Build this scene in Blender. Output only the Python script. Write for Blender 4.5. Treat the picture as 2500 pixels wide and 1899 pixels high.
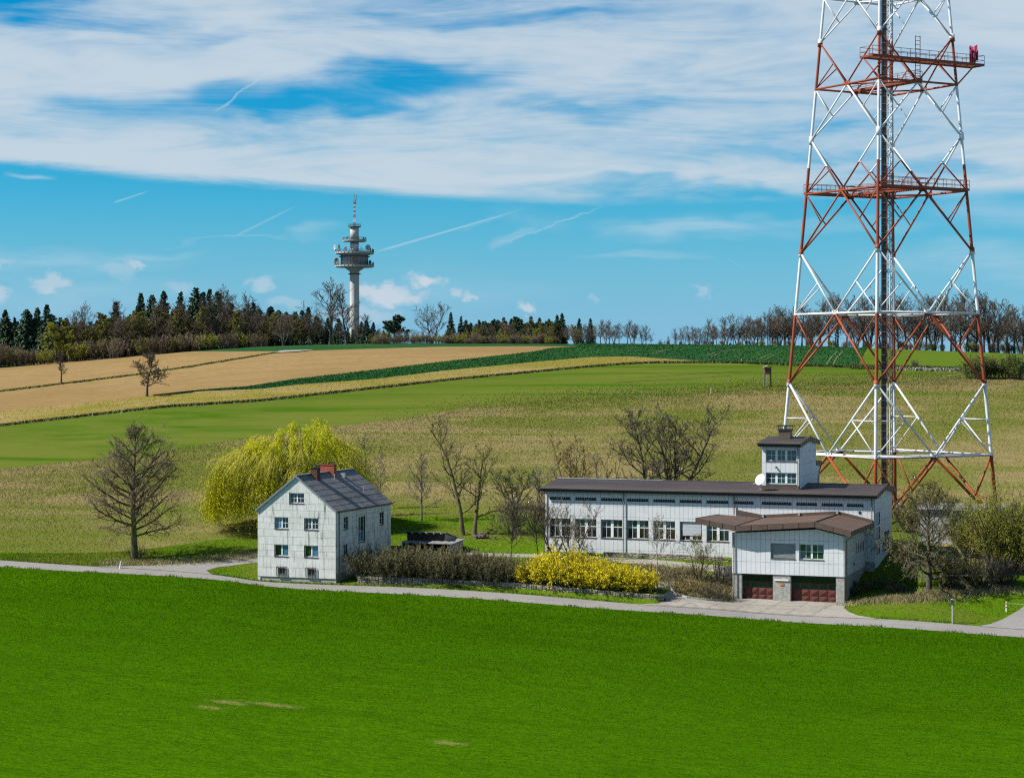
import bpy, math, random
import numpy as np
from mathutils import Vector, Matrix

# ------------------------------------------------------------------ camera, sky, sun, exposure
for o in list(bpy.data.objects): bpy.data.objects.remove(o)
SC = bpy.context.scene
COL = SC.collection
CX, CY, CZ = 100.0, -191.5, 25.0          # drone position (x along the road, y up the hill)
YAW = math.radians(20.0)
FPX = 5080.0                              # focal length in photograph pixels (2500 wide)
HOR = 883.0                               # eye level in the photograph
cd = bpy.data.cameras.new('camera'); cam = bpy.data.objects.new('camera', cd); COL.objects.link(cam)
cam.location = (CX, CY, CZ); cam.rotation_euler = (math.pi/2, 0, YAW)
cd.sensor_fit = 'HORIZONTAL'; cd.sensor_width = 36.0; cd.lens = 36.0*FPX/2500.0
cd.shift_y = -(949.5-HOR)/2500.0
cd.clip_start = 0.5; cd.clip_end = 20000
SC.camera = cam
SC.view_settings.view_transform = 'Standard'; SC.view_settings.look = 'None'
SC.view_settings.gamma = 1.0; SC.view_settings.use_curve_mapping = False
SC.view_settings.exposure = 0.75
SC.cycles.max_bounces = 5; SC.cycles.diffuse_bounces = 1; SC.cycles.glossy_bounces = 2
SC.cycles.transparent_max_bounces = 4; SC.cycles.caustics_reflective = False; SC.cycles.caustics_refractive = False
SC.cycles.use_adaptive_sampling = True; SC.cycles.adaptive_threshold = 0.01; SC.cycles.adaptive_min_samples = 16
SC.cycles.filter_width = 1.2; SC.cycles.use_denoising = False

SUN_EL = math.radians(44.0)
SX, SY = -0.885, -0.465                    # horizontal direction towards the sun
_n = math.hypot(SX, SY); SX /= _n; SY /= _n
sd = bpy.data.lights.new('sun', 'SUN'); sun = bpy.data.objects.new('sun', sd); COL.objects.link(sun)
sd.energy = 4.8; sd.angle = math.radians(0.53); sd.color = (1.0, 0.955, 0.89)
sv = Vector((SX*math.cos(SUN_EL), SY*math.cos(SUN_EL), math.sin(SUN_EL)))
sun.rotation_euler = sv.to_track_quat('Z', 'Y').to_euler(); sun.location = (0, 0, 200)

C20, S20 = math.cos(YAW), math.sin(YAW)

class NT:
    """small helper to write node trees"""
    def __init__(s, tree): s.t = tree; s.n = tree.nodes; s.l = tree.links
    def new(s, typ, **k):
        nd = s.n.new(typ)
        for a, b in k.items(): setattr(nd, a, b)
        return nd
    def put(s, sock, v):
        if isinstance(v, bpy.types.NodeSocket): s.l.new(v, sock)
        else: sock.default_value = v
    def math(s, op, a, b=None, c=None, clamp=False):
        nd = s.new('ShaderNodeMath', operation=op); nd.use_clamp = clamp
        s.put(nd.inputs[0], a)
        if b is not None: s.put(nd.inputs[1], b)
        if c is not None: s.put(nd.inputs[2], c)
        return nd.outputs[0]
    def vmath(s, op, a, b=None, out=0):
        nd = s.new('ShaderNodeVectorMath', operation=op)
        s.put(nd.inputs[0], a)
        if b is not None: s.put(nd.inputs[1], b)
        return nd.outputs['Value'] if out == 'v' else nd.outputs[0]
    def ramp(s, v, a, b, c=0.0, d=1.0, smooth=True):
        nd = s.new('ShaderNodeMapRange'); nd.interpolation_type = 'SMOOTHSTEP' if smooth else 'LINEAR'
        nd.clamp = True
        for i, x in enumerate((v, a, b, c, d)): s.put(nd.inputs[i], x)
        return nd.outputs[0]
    def mix(s, f, a, b, blend='MIX'):
        nd = s.new('ShaderNodeMix'); nd.data_type = 'RGBA'; nd.blend_type = blend; nd.clamp_factor = True
        s.put(nd.inputs[0], f)
        for i, x in ((6, a), (7, b)):
            if isinstance(x, (tuple, list)): x = (*x[:3], 1.0)
            s.put(nd.inputs[i], x)
        return nd.outputs[2]
    def noise(s, vec, scale, detail=3.0, rough=0.55, dist=0.0, col=False, dim='3D'):
        nd = s.new('ShaderNodeTexNoise'); nd.noise_dimensions = dim; s.put(nd.inputs['Vector'], vec)
        nd.inputs['Scale'].default_value = scale; nd.inputs['Detail'].default_value = detail
        nd.inputs['Roughness'].default_value = rough; nd.inputs['Distortion'].default_value = dist
        return nd.outputs['Color'] if col else nd.outputs[0]
    def comb(s, x, y, z=0.0):
        nd = s.new('ShaderNodeCombineXYZ')
        for i, v in enumerate((x, y, z)): s.put(nd.inputs[i], v)
        return nd.outputs[0]

def build_world():
    w = bpy.data.worlds.new('World'); SC.world = w; w.use_nodes = True
    T = NT(w.node_tree); T.n.clear()
    out = T.new('ShaderNodeOutputWorld'); bg = T.new('ShaderNodeBackground')
    sky = T.new('ShaderNodeTexSky', sky_type='NISHITA'); sky.sun_disc = False
    sky.sun_elevation = SUN_EL; sky.sun_rotation = math.atan2(SX, SY)
    sky.altitude = 600; sky.air_density = 1.0; sky.dust_density = 0.35; sky.ozone_density = 2.2
    d = T.new('ShaderNodeTexCoord').outputs['Generated']
    f = T.vmath('DOT_PRODUCT', d, (-S20, C20, 0), 'v')
    r = T.vmath('DOT_PRODUCT', d, (C20, S20, 0), 'v')
    dz = T.vmath('DOT_PRODUCT', d, (0, 0, 1), 'v')
    az = T.math('ARCTAN2', r, f); el = T.math('ARCSINE', dz)
    U = T.math('MULTIPLY', az, FPX); V = T.math('MULTIPLY', el, FPX)
    P = T.comb(U, V)
    K = 1.0/1000.0
    def sc(sx, sy, off=(0, 0, 0)):
        nd = T.new('ShaderNodeMapping'); T.put(nd.inputs['Vector'], P)
        nd.inputs['Rotation'].default_value = (0, 0, math.radians(-4)); nd.inputs['Scale'].default_value = (sx*K, sy*K, 1)
        nd.inputs['Location'].default_value = off
        return nd.outputs[0]
    N2 = lambda *q, **k: T.noise(*q, dim='2D', **k)
    w1 = T.math('SUBTRACT', N2(sc(2.0, 6.5, (3.1, 1.7, 0)), 1.0, 3, 0.55), 0.5)
    w2 = T.math('SUBTRACT', N2(sc(2.6, 8.0, (7.3, 5.2, 0)), 1.0, 3, 0.55), 0.5)
    Pw = T.vmath('ADD', P, T.comb(T.math('MULTIPLY', w1, 520.0), T.math('MULTIPLY', w2, 130.0)))
    w3 = T.math('SUBTRACT', N2(sc(13, 19, (9, 4, 0)), 1.0, 4, 0.62), 0.5)
    w4 = T.math('SUBTRACT', N2(sc(15, 21, (2, 8, 0)), 1.0, 4, 0.62), 0.5)
    Pc = T.vmath('ADD', P, T.comb(T.math('MULTIPLY', w3, 95.0), T.math('MULTIPLY', w4, 62.0)))
    Pt = T.vmath('ADD', P, T.comb(T.math('MULTIPLY', w3, 30.0), T.math('MULTIPLY', w4, 22.0)))
    def ell(px, py, rx, ry, a=0.25, vec=None, s=1.0):
        nd = T.new('ShaderNodeVectorMath', operation='MULTIPLY_ADD'); T.put(nd.inputs[0], vec or Pw)
        nd.inputs[1].default_value = (1.0/rx, 1.0/ry, 0); nd.inputs[2].default_value = (-(px-1250.0)/rx, -(HOR-py)/ry, 0)
        return T.ramp(T.vmath('LENGTH', nd.outputs[0], out='v'), a, 1.0, s, 0.0)
    # high cloud sheet: begins about 4.4 degrees above the horizon and covers the sky above
    edge = T.math('ADD', T.ramp(U, -1250.0, -250.0, 440.0, 366.0, False), T.math('MULTIPLY', N2(sc(1.6, 0.5, (0.4, 0, 0)), 1.0, 1, 0.5), 30.0))
    nfine = N2(sc(1.5, 12.0), 1.0, 7, 0.70, 0.5)
    nsoft = N2(sc(1.3, 5.5, (5, 2, 0)), 1.0, 4, 0.6, 0.3)
    edge = T.math('MULTIPLY_ADD', T.math('SUBTRACT', nfine, 0.5), 55.0, edge)
    sheet = T.ramp(V, edge, T.math('ADD', edge, 34.0))
    dens = T.math('MULTIPLY_ADD', T.math('SUBTRACT', nsoft, 0.5), 1.7, 0.80)
    dens = T.math('MULTIPLY_ADD', T.math('SUBTRACT', nfine, 0.5), 1.6, dens)
    for (px, py, rx, ry, s) in ((985, 195, 330, 75, 0.85), (640, 255, 520, 60, 0.62), (20, 20, 420, 60, 0.9), (330, 75, 620, 40, 0.42),
                                (1180, 55, 420, 30, 0.35), (1330, 270, 330, 40, 0.35), (860, 275, 330, 40, 0.5), (1700, 470, 520, 34, 0.8),
                                (1640, 255, 520, 40, 0.22), (2300, 430, 330, 50, 0.45), (1950, 380, 400, 24, 0.3)):
        dens = T.math('SUBTRACT', dens, ell(px, py, rx, ry, s=s))
    for (px, py, rx, ry, s) in ((150, 200, 620, 85, 0.5), (500, 400, 900, 95, 0.45), (1150, 460, 800, 45, 0.35), (1500, 130, 900, 110, 0.3), (2300, 150, 500, 250, 0.22)):
        dens = T.math('ADD', dens, ell(px, py, rx, ry, s=s))
    dens = T.math('SUBTRACT', dens, T.ramp(V, 1000.0, 2800.0, 0.0, 0.7))
    high = T.math('MULTIPLY', T.ramp(dens, -0.25, 1.35), T.math('MULTIPLY', sheet, 0.94))
    # wisps and thin veils below the sheet
    low = None
    for (px, py, rx, ry, s) in ((1690, 560, 330, 40, 0.5), (1950, 545, 400, 34, 0.4), (1560, 620, 150, 18, 0.34), (2350, 640, 420, 60, 0.4), (2420, 530, 300, 60, 0.35),
                                (60, 640, 480, 60, 0.36), (330, 620, 180, 22, 0.3), (180, 720, 420, 60, 0.28), (820, 572, 110, 30, 0.3), (1290, 545, 160, 46, 0.14), (600, 585, 330, 8, 0.2), (60, 455, 110, 14, 0.45), (1000, 700, 500, 60, 0.16)):
        e = ell(px, py, rx, ry, 0.0, s=s)
        low = e if low is None else T.math('MAXIMUM', low, e)
    low = T.math('MULTIPLY', low, T.ramp(nfine, 0.28, 0.62, 0.35, 1.15))
    # contrails
    def trail(x0, y0, x1, y1, w, s):
        a = Vector((x0-1250, HOR-y0)); b = Vector((x1-1250, HOR-y1)); L = (b-a).length; t = (b-a)/L
        q = T.vmath('SUBTRACT', Pt if w > 5 else P, (a.x, a.y, 0))
        along = T.vmath('DOT_PRODUCT', q, (t.x/L, t.y/L, 0), 'v')
        off = T.math('ABSOLUTE', T.vmath('DOT_PRODUCT', q, (-t.y, t.x, 0), 'v'))
        m = T.ramp(off, 0.0, T.math('MULTIPLY_ADD', along, -0.4*w, w), 1.0, 0.0)
        m = T.math('MULTIPLY', m, T.ramp(along, -0.03, 0.12)); m = T.math('MULTIPLY', m, T.ramp(along, 0.7, 1.03, 1.0, 0.0))
        return T.math('MULTIPLY', m, s*0.72)
    for tr in ((525, 285, 680, 168, 5.5, 0.6), (288, 503, 375, 473, 4.2, 0.55), (575, 582, 730, 503, 5, 0.4), (915, 617, 1300, 505, 5.0, 0.7), (1120, 560, 1300, 505, 13, 0.2),
               (1185, 606, 1490, 500, 6.5, 0.5), (1185, 606, 1330, 545, 17, 0.36), (1770, 630, 1830, 668, 2.6, 0.16)):
        low = T.math('MAXIMUM', low, trail(*tr))
    # fair weather cumulus near the horizon
    cum = None
    for (px, py, rx, ry, s) in ((15, 722, 46, 30, 0.6), (140, 695, 60, 22, 0.6), (300, 665, 60, 30, 0.3), (340, 655, 26, 20, 0.6), (445, 705, 50, 24, 0.3), (640, 695, 40, 26, 0.55),
                                (945, 722, 92, 34, 0.95), (905, 712, 44, 34, 0.9), (1000, 728, 60, 22, 0.8), (1040, 685, 52, 24, 1.0), (1115, 713, 30, 14, 0.55), (1146, 722, 20, 16, 0.6), (1283, 752, 30, 18, 0.8), (880, 770, 130, 30, 0.45), (1450, 727, 24, 14, 0.25), (1720, 710, 32, 22, 0.4), (700, 742, 60, 20, 0.35), (28, 650, 44, 14, 0.3)):
        e = ell(px, py, rx, ry, 0.3, Pc, s)
        cum = e if cum is None else T.math('MAXIMUM', cum, e)
    base = T.mix(1.0, sky.outputs[0], (0.27, 0.83, 1.10), 'MULTIPLY')
    hs = T.new('ShaderNodeHueSaturation'); hs.inputs['Saturation'].default_value = 1.12; T.put(hs.inputs['Color'], base)
    base = hs.outputs[0]
    base = T.mix(T.ramp(V, 520.0, -80.0, 0.0, 0.95), base, (0.255*10, 0.495*10, 0.74*10))
    Q = 1.0/0.10
    c = T.mix(high, base, (0.575*Q, 0.675*Q, 0.755*Q))
    c = T.mix(low, c, (0.50*Q, 0.66*Q, 0.78*Q))
    c = T.mix(cum, c, (0.57*Q, 0.66*Q, 0.745*Q))
    T.put(bg.inputs['Color'], c); bg.inputs['Strength'].default_value = 0.0595
    T.l.new(bg.outputs[0], out.inputs[0])
    w.cycles.sampling_method = 'NONE'
build_world()
# ------------------------------------------------------------------ materials
MATS = {}
def mat(name, col, rough=0.8, col2=None, scale=1.0, detail=4.0, lo=0.35, hi=0.65, bump=None, spec=0.3, metal=0.0, stretch=(1, 1, 1), coord='Object', extra=None, transl=0.0):
    if name in MATS: return MATS[name]
    m = bpy.data.materials.new(name); m.use_nodes = True
    T = NT(m.node_tree); T.n.clear()
    out = T.new('ShaderNodeOutputMaterial'); b = T.new('ShaderNodeBsdfPrincipled')
    b.inputs['Roughness'].default_value = rough; b.inputs['Metallic'].default_value = metal
    b.inputs['Specular IOR Level'].default_value = spec
    if coord == 'World': v = T.new('ShaderNodeNewGeometry').outputs['Position']
    else: v = T.new('ShaderNodeTexCoord').outputs['Object']
    if stretch != (1, 1, 1): v = T.vmath('MULTIPLY', v, stretch)
    c = (*col, 1.0)
    if col2 is not None:
        c = T.mix(T.ramp(T.noise(v, scale, detail, 0.6), lo, hi), col, col2)
    if extra: c = extra(T, v, c)
    T.put(b.inputs['Base Color'], c)
    if bump:
        bp = T.new('ShaderNodeBump'); bp.inputs['Strength'].default_value = bump[1]; bp.inputs['Distance'].default_value = bump[2]
        T.put(bp.inputs['Height'], T.noise(v, bump[0], 4, 0.6)); T.l.new(bp.outputs[0], b.inputs['Normal'])
    sh = b.outputs[0]
    if transl:
        tr = T.new('ShaderNodeBsdfTranslucent'); T.put(tr.inputs['Color'], c)
        mx = T.new('ShaderNodeMixShader'); mx.inputs[0].default_value = transl
        T.l.new(sh, mx.inputs[1]); T.l.new(tr.outputs[0], mx.inputs[2]); sh = mx.outputs[0]
    T.l.new(sh, out.inputs[0]); MATS[name] = m
    return m

# ------------------------------------------------------------------ mesh helpers
def link(o, parent=None):
    COL.objects.link(o)
    if parent is not None: o.parent = parent
    return o
def tag(o, label=None, cat=None, group=None, kind=None):
    if label: o['label'] = label
    if cat: o['category'] = cat
    if group: o['group'] = group
    if kind: o['kind'] = kind
    return o
def empty(name, loc=(0, 0, 0), label=None, cat=None, group=None, rz=0.0):
    o = bpy.data.objects.new(name, None); o.empty_display_size = 0.3; o.location = loc; o.rotation_euler = (0, 0, rz)
    link(o); return tag(o, label, cat, group)
def np_mesh(name, verts, polys, mats=(), midx=None, smooth=False):
    """polys: list of int arrays (n,k)"""
    me = bpy.data.meshes.new(name)
    verts = np.asarray(verts, dtype=np.float32).reshape(-1, 3)
    me.vertices.add(len(verts)); me.vertices.foreach_set('co', verts.ravel())
    polys = [np.asarray(p, dtype=np.int32) for p in polys if len(p)]
    nl = sum(p.size for p in polys); npoly = sum(len(p) for p in polys)
    me.loops.add(nl); me.polygons.add(npoly)
    me.loops.foreach_set('vertex_index', np.concatenate([p.ravel() for p in polys]))
    tot = np.concatenate([np.full(len(p), p.shape[1], dtype=np.int32) for p in polys])
    me.polygons.foreach_set('loop_start', np.concatenate([[0], np.cumsum(tot)[:-1]]).astype(np.int32))
    me.polygons.foreach_set('loop_total', tot)
    for m in mats: me.materials.append(m)
    if midx is not None: me.polygons.foreach_set('material_index', np.asarray(midx, dtype=np.int32))
    if smooth: me.polygons.foreach_set('use_smooth', np.ones(npoly, dtype=bool))
    me.update(calc_edges=True)
    return me
def np_obj(name, verts, polys, mats=(), parent=None, midx=None, smooth=False):
    return link(bpy.data.objects.new(name, np_mesh(name, verts, polys, mats, midx, smooth)), parent)

class MB:
    """collects simple solids into one mesh"""
    def __init__(s): s.v = []; s.f = []
    def add(s, vs, fs):
        k = len(s.v); s.v += [tuple(map(float, v)) for v in vs]; s.f += [tuple(i+k for i in f) for f in fs]; return s
    def box(s, x0, x1, y0, y1, z0, z1):
        return s.add([(x0, y0, z0), (x1, y0, z0), (x1, y1, z0), (x0, y1, z0), (x0, y0, z1), (x1, y0, z1), (x1, y1, z1), (x0, y1, z1)],
                     [(0, 3, 2, 1), (4, 5, 6, 7), (0, 1, 5, 4), (1, 2, 6, 5), (2, 3, 7, 6), (3, 0, 4, 7)])
    def prism(s, poly, d):
        """poly: 3D points (planar), d: extrusion vector"""
        n = len(poly); d = Vector(d); P = [Vector(p) for p in poly]
        nrm = (P[1]-P[0]).cross(P[2]-P[1])
        if nrm.dot(d) < 0: P = P[::-1]
        return s.add([*P, *[p+d for p in P]], [tuple(range(n))[::-1], tuple(range(n, 2*n)), *[(i, (i+1) % n, (i+1) % n+n, i+n) for i in range(n)]])
    def bar(s, a, b, w, h=None, up=(0, 0, 1)):
        a, b = Vector(a), Vector(b); h = w if h is None else h; t = (b-a).normalized(); u = Vector(up)
        if abs(t.dot(u)) > 0.97: u = Vector((0, 1, 0))
        r = t.cross(u).normalized()*(w/2); u = r.cross(t).normalized()*(h/2)
        return s.add([a-r-u, a+r-u, a+r+u, a-r+u, b-r-u, b+r-u, b+r+u, b-r+u],
                     [(3, 2, 1, 0), (4, 5, 6, 7), (0, 1, 5, 4), (1, 2, 6, 5), (2, 3, 7, 6), (3, 0, 4, 7)])
    def tube(s, pts, r, n=8, r2=None):
        pts = [Vector(p) for p in pts]; k0 = len(s.v); m = len(pts); vs = []; fs = []
        for i, p in enumerate(pts):
            t = (pts[min(i+1, m-1)]-pts[max(i-1, 0)]).normalized()
            u = Vector((0, 0, 1)) if abs(t.z) < 0.9 else Vector((1, 0, 0))
            a = t.cross(u).normalized(); b = t.cross(a)
            rr = r if r2 is None else r+(r2-r)*i/(m-1)
            vs += [p+(a*math.cos(2*math.pi*j/n)+b*math.sin(2*math.pi*j/n))*rr for j in range(n)]
        for i in range(m-1):
            for j in range(n): fs.append((i*n+j, i*n+(j+1) % n, (i+1)*n+(j+1) % n, (i+1)*n+j))
        fs.append(tuple(range(n))[::-1]); fs.append(tuple((m-1)*n+j for j in range(n)))
        return s.add(vs, fs)
    def lathe(s, prof, c=(0, 0, 0), n=32):
        vs = []; fs = []
        for (r, z) in prof: vs += [(c[0]+r*math.cos(2*math.pi*j/n), c[1]+r*math.sin(2*math.pi*j/n), c[2]+z) for j in range(n)]
        for i in range(len(prof)-1):
            for j in range(n): fs.append((i*n+j, i*n+(j+1) % n, (i+1)*n+(j+1) % n, (i+1)*n+j))
        fs.append(tuple(range(n))[::-1]); fs.append(tuple((len(prof)-1)*n+j for j in range(n)))
        return s.add(vs, fs)
    def build(s, name, m, parent=None, smooth=False):
        me = bpy.data.meshes.new(name); me.from_pydata(s.v, [], s.f); me.materials.append(m)
        if smooth: me.polygons.foreach_set('use_smooth', np.ones(len(me.polygons), dtype=bool))
        me.update()
        return link(bpy.data.objects.new(name, me), parent)

# ------------------------------------------------------------------ photograph <-> place (used only to measure where things stand)
def at(px, Y):
    """plan position of a point seen in column px at depth Y"""
    X = (px-1250.0)/FPX*Y
    return C20*X-S20*Y+CX, S20*X+C20*Y+CY
def depth(x, y): return -S20*(x-CX)+C20*(y-CY)
def z_of(py, Y): return CZ-(py-HOR)/FPX*Y
def on_y(px, y):
    u = (px-1250.0)/FPX; b = y-CY; a = (u*C20*b-S20*b)/(C20+u*S20)
    return a+CX
# ------------------------------------------------------------------ terrain
CP = []
def cp(x, y, z): CP.append((x, y, z))
ROADPX = [(-400, 1349), (0, 1375), (542, 1412), (1130, 1451), (1661, 1491), (2080, 1519), (2500, 1546), (2900, 1570)]
RX = np.array([on_y(p, 0.0) for p, q in ROADPX]); RZ = np.array([z_of(q, depth(on_y(p, 0.0), 0.0)) for p, q in ROADPX])
def road_z(x): return np.interp(x, RX, RZ)
for x in (-75, -45, -20, 0, 20, 40, 60, 80, 105): cp(x, 0, float(road_z(x)))
for x in (-70, -20, 30, 80, 130):
    for y, d in ((-35, 2.1), (-75, 4.6), (-125, 8.0), (-175, 11.5)): cp(x, y, float(np.interp(x, RX, RZ))-d)
for q in ((1, 2.2, 2.38), (10, 2.2, 2.3), (-4, 9, 3.5), (0, 17, 4.6), (11, 17, 4.4), (6, 24, 5.0), (20, 20, 4.35), (26, 20.3, 4.42), (38, 20.3, 4.42), (48, 20, 4.3), (26, 33, 5.2), (45, 34, 5.4), (62, 34, 5.2),
          (50, 9.6, 1.32), (56, 9.6, 1.3), (61, 9.6, 1.34), (50, 5, 1.5), (60, 5, 1.35), (66, 9, 1.9), (66, 20, 3.4), (75, 8, 1.6), (80, 22, 3.4), (92, 10, 1.6), (44, 14, 3.2), (40, 9, 2.6), (57, 45, 6.0), (57, 66, 6.9), (70, 56, 6.0), (85, 45, 5.2)): cp(*q)
PROF = {-0.5: [(320, 18.5), (450, 15), (600, 11), (760, 7), (900, 6.5), (1300, 12)],
        -0.25: [(245, 19.8), (300, 17.8), (400, 14.4), (500, 10.9), (600, 7.2), (700, 3.6), (760, 2.0), (900, 2.6), (1300, 8)],
        -0.125: [(250, 19.0), (300, 16.4), (400, 10.8), (500, 5.3), (600, 0.3), (680, -3.6), (730, -5.0), (800, -5.2), (900, -4.5), (1300, 2)],
        0.0: [(255, 18.3), (300, 15.6), (400, 9.6), (500, 3.8), (580, -1.2), (640, -4.6), (690, -5.9), (760, -6.0), (900, -5), (1300, 2)],
        0.125: [(300, 15.3), (400, 8.5), (480, 3.0), (550, -1.6), (610, -4.5), (650, -4.9), (750, -4.5), (900, -3), (1300, 3)],
        0.25: [(280, 16.5), (340, 12.0), (400, 7.8), (480, 3.0), (540, 0.3), (600, -1.8), (680, -2.2), (800, -1.5), (1300, 4)],
        0.5: [(280, 16.5), (400, 8.5), (540, 2.5), (680, 0), (900, 0), (1300, 4)]}
for u, l in PROF.items():
    for Y, h in l:
        x, y = at(1250+u*FPX, Y); cp(x, y, CZ-h)
CP = np.array(CP); _XY = CP[:, :2]/100.0
def _phi(d2): return 0.5*d2*np.log(np.maximum(d2, 1e-12))
def _fit():
    n = len(CP); d2 = ((_XY[:, None]-_XY[None])**2).sum(-1)
    A = np.zeros((n+3, n+3)); A[:n, :n] = _phi(d2)+np.eye(n)*1e-5; A[:n, n] = 1; A[:n, n+1:] = _XY; A[n, :n] = 1; A[n+1:, :n] = _XY.T
    return np.linalg.solve(A, np.concatenate([CP[:, 2], np.zeros(3)]))
_W = _fit()
def sstep(t, a, b):
    q = np.clip((t-a)/(b-a), 0, 1); return q*q*(3-2*q)
WALL_X0, WALL_X1, WALL_Y = 12.6, 44.6, 2.75
def ground(x, y):
    x = np.asarray(x, float); y = np.asarray(y, float); sh = x.shape
    p = np.stack([x.ravel(), y.ravel()], 1)/100.0; out = np.empty(len(p)); n = len(CP)
    for i in range(0, len(p), 40000):
        q = p[i:i+40000]; d2 = (q[:, :1]-_XY[None, :, 0])**2+(q[:, 1:]-_XY[None, :, 1])**2
        out[i:i+40000] = _phi(d2)@_W[:n]+_W[n]+q@_W[n+1:]
    z = out.reshape(sh)
    # earth held up by the roadside stone wall
    z = z+0.72*sstep(y, WALL_Y+0.05, WALL_Y+0.4)*(1-sstep(y, 5.5, 14.0))*sstep(x, WALL_X0-0.3, WALL_X0+0.1)*(1-sstep(x, WALL_X1-0.6, WALL_X1-0.1))
    # gentle unevenness
    z = z+0.05*np.sin(x*0.31+1.3*np.sin(y*0.17))*np.cos(y*0.27+x*0.11)*sstep(np.abs(y), 4, 14)
    return z
def g1(x, y): return float(ground(np.array([x]), np.array([y]))[0])
def spot(px, Y):
    x, y = at(px, Y); return Vector((x, y, g1(x, y)))
_YG = np.concatenate([np.arange(100, 300, 1.0), np.arange(300, 1000, 2.5)])
def hit(px, py):
    """where the line of sight through a photograph pixel meets the ground"""
    x, y = at(np.full_like(_YG, px), _YG); v = HOR+FPX*(CZ-ground(x, y))/_YG
    i = int(np.argmax(v <= py)) if (v <= py).any() else len(_YG)-1
    i = max(i, 1); t = (v[i-1]-py)/max(v[i-1]-v[i], 1e-6); Y = _YG[i-1]+(min(max(t, 0), 1))*(_YG[i]-_YG[i-1])
    x, y = at(px, Y); return Vector((x, y, g1(x, y)))

# column layout of the ground
U = np.concatenate([np.linspace(-0.46, -0.252, 40), np.linspace(-0.25, 0.16, 330), np.linspace(0.1615, 0.178, 26), np.linspace(0.1795, 0.25, 56), np.linspace(0.252, 0.46, 40)])
PXC = 1250+U*FPX; NC = len(U)
_Yb = np.arange(190, 1000, 1.5)
_x, _y = at(PXC[:, None], _Yb[None, :]); _v = HOR+FPX*(CZ-ground(_x, _y))/_Yb[None, :]
ir = np.argmin(_v[:, _Yb < 900], axis=1); YR = _Yb[ir]; VR = _v[np.arange(NC), ir]
def curve(pts, smooth=True):
    """photograph polyline -> depth of the boundary in every ground column"""
    p = np.array(pts, float); py = np.interp(PXC, p[:, 0], p[:, 1])
    Y = np.empty(NC)
    for c in range(NC):
        row = _v[c, :ir[c]+1]; b = row <= py[c]
        if not b.any(): Y[c] = YR[c]; continue
        i = int(np.argmax(b))
        if i == 0: Y[c] = _Yb[0]
        else:
            t = (row[i-1]-py[c])/max(row[i-1]-row[i], 1e-9); Y[c] = _Yb[i-1]+t*1.5
    return Y
def line_y(yv):
    u = U; return (yv-CY)/(S20*u+C20)
B_LAWN = curve([(-400, 1340), (0, 1350), (203, 1350), (316, 1345), (475, 1325), (622, 1305), (955, 1263), (1209, 1254), (1334, 1266), (1700, 1262), (2150, 1262), (2260, 1300), (2330, 1415), (2500, 1400), (2900, 1400)])
B_DRY = curve([(-400, 1185), (0, 1145), (260, 1119), (700, 1057), (1017, 1017), (1141, 995), (1412, 974), (1695, 963), (1921, 944), (2147, 936), (2328, 929), (2500, 921), (2900, 915)])
B_GREEN = curve([(-400, 1080), (0, 1040), (395, 995), (640, 979), (859, 955), (1130, 925), (1250, 914), (1440, 896), (1535, 889), (1598, 886.5), (1725, 886), (1800, 886.5), (1950, 893), (2100, 899), (2370, 906), (2500, 908), (2900, 908)])
B_LIGHT = curve([(-400, 1080), (0, 1040), (395, 995), (640, 979), (859, 955), (1130, 925), (1250, 914), (1440, 896), (1535, 889), (1598, 886.5), (1725, 886), (1800, 886.5), (1950, 893), (2088, 898), (2094, 893), (2100, 880), (2108, 866), (2116, 854), (2124, 800), (2900, 800)])
B_STUB = curve([(-400, 1040), (0, 1004), (202, 984), (359, 968), (492, 955), (640, 949), (727, 939), (916, 925), (1075, 906), (1300, 884), (1440, 872), (1535, 870), (1661, 878), (1782, 885), (1800, 886.5), (1810, 700), (2900, 700)])
B_STUB = np.where(PXC > 1795, B_LIGHT, B_STUB)
B_RAPE = curve([(-400, 1040), (0, 1004), (202, 984), (359, 968), (492, 953), (600, 945), (727, 925), (916, 903), (1075, 884), (1300, 859), (1345, 850), (1413, 846), (1420, 700), (2900, 700)])
B_TAN = curve([(-400, 990), (0, 956), (156, 937), (327, 916), (463, 896), (640, 867), (676, 861), (695, 858), (916, 851), (1075, 846.5), (1300, 845), (1413, 846), (1420, 700), (2900, 700)])
B_TAN2 = curve([(-400, 930), (0, 898), (162, 880), (327, 865), (463, 858), (640, 857.5), (676, 857.5), (695, 858), (916, 851), (1075, 846.5), (1300, 845), (1413, 846), (1420, 700), (2900, 700)])
bounds = [np.full(NC, 45.0), line_y(-1.6), line_y(1.6), B_LAWN, B_DRY, B_GREEN, B_LIGHT, B_STUB, B_RAPE, B_TAN, B_TAN2, YR, np.full(NC, 1700.0)]
for i in range(1, len(bounds)): bounds[i] = np.maximum(bounds[i], bounds[i-1])
for i in range(3, 12): bounds[i] = np.minimum(bounds[i], YR)

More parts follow.
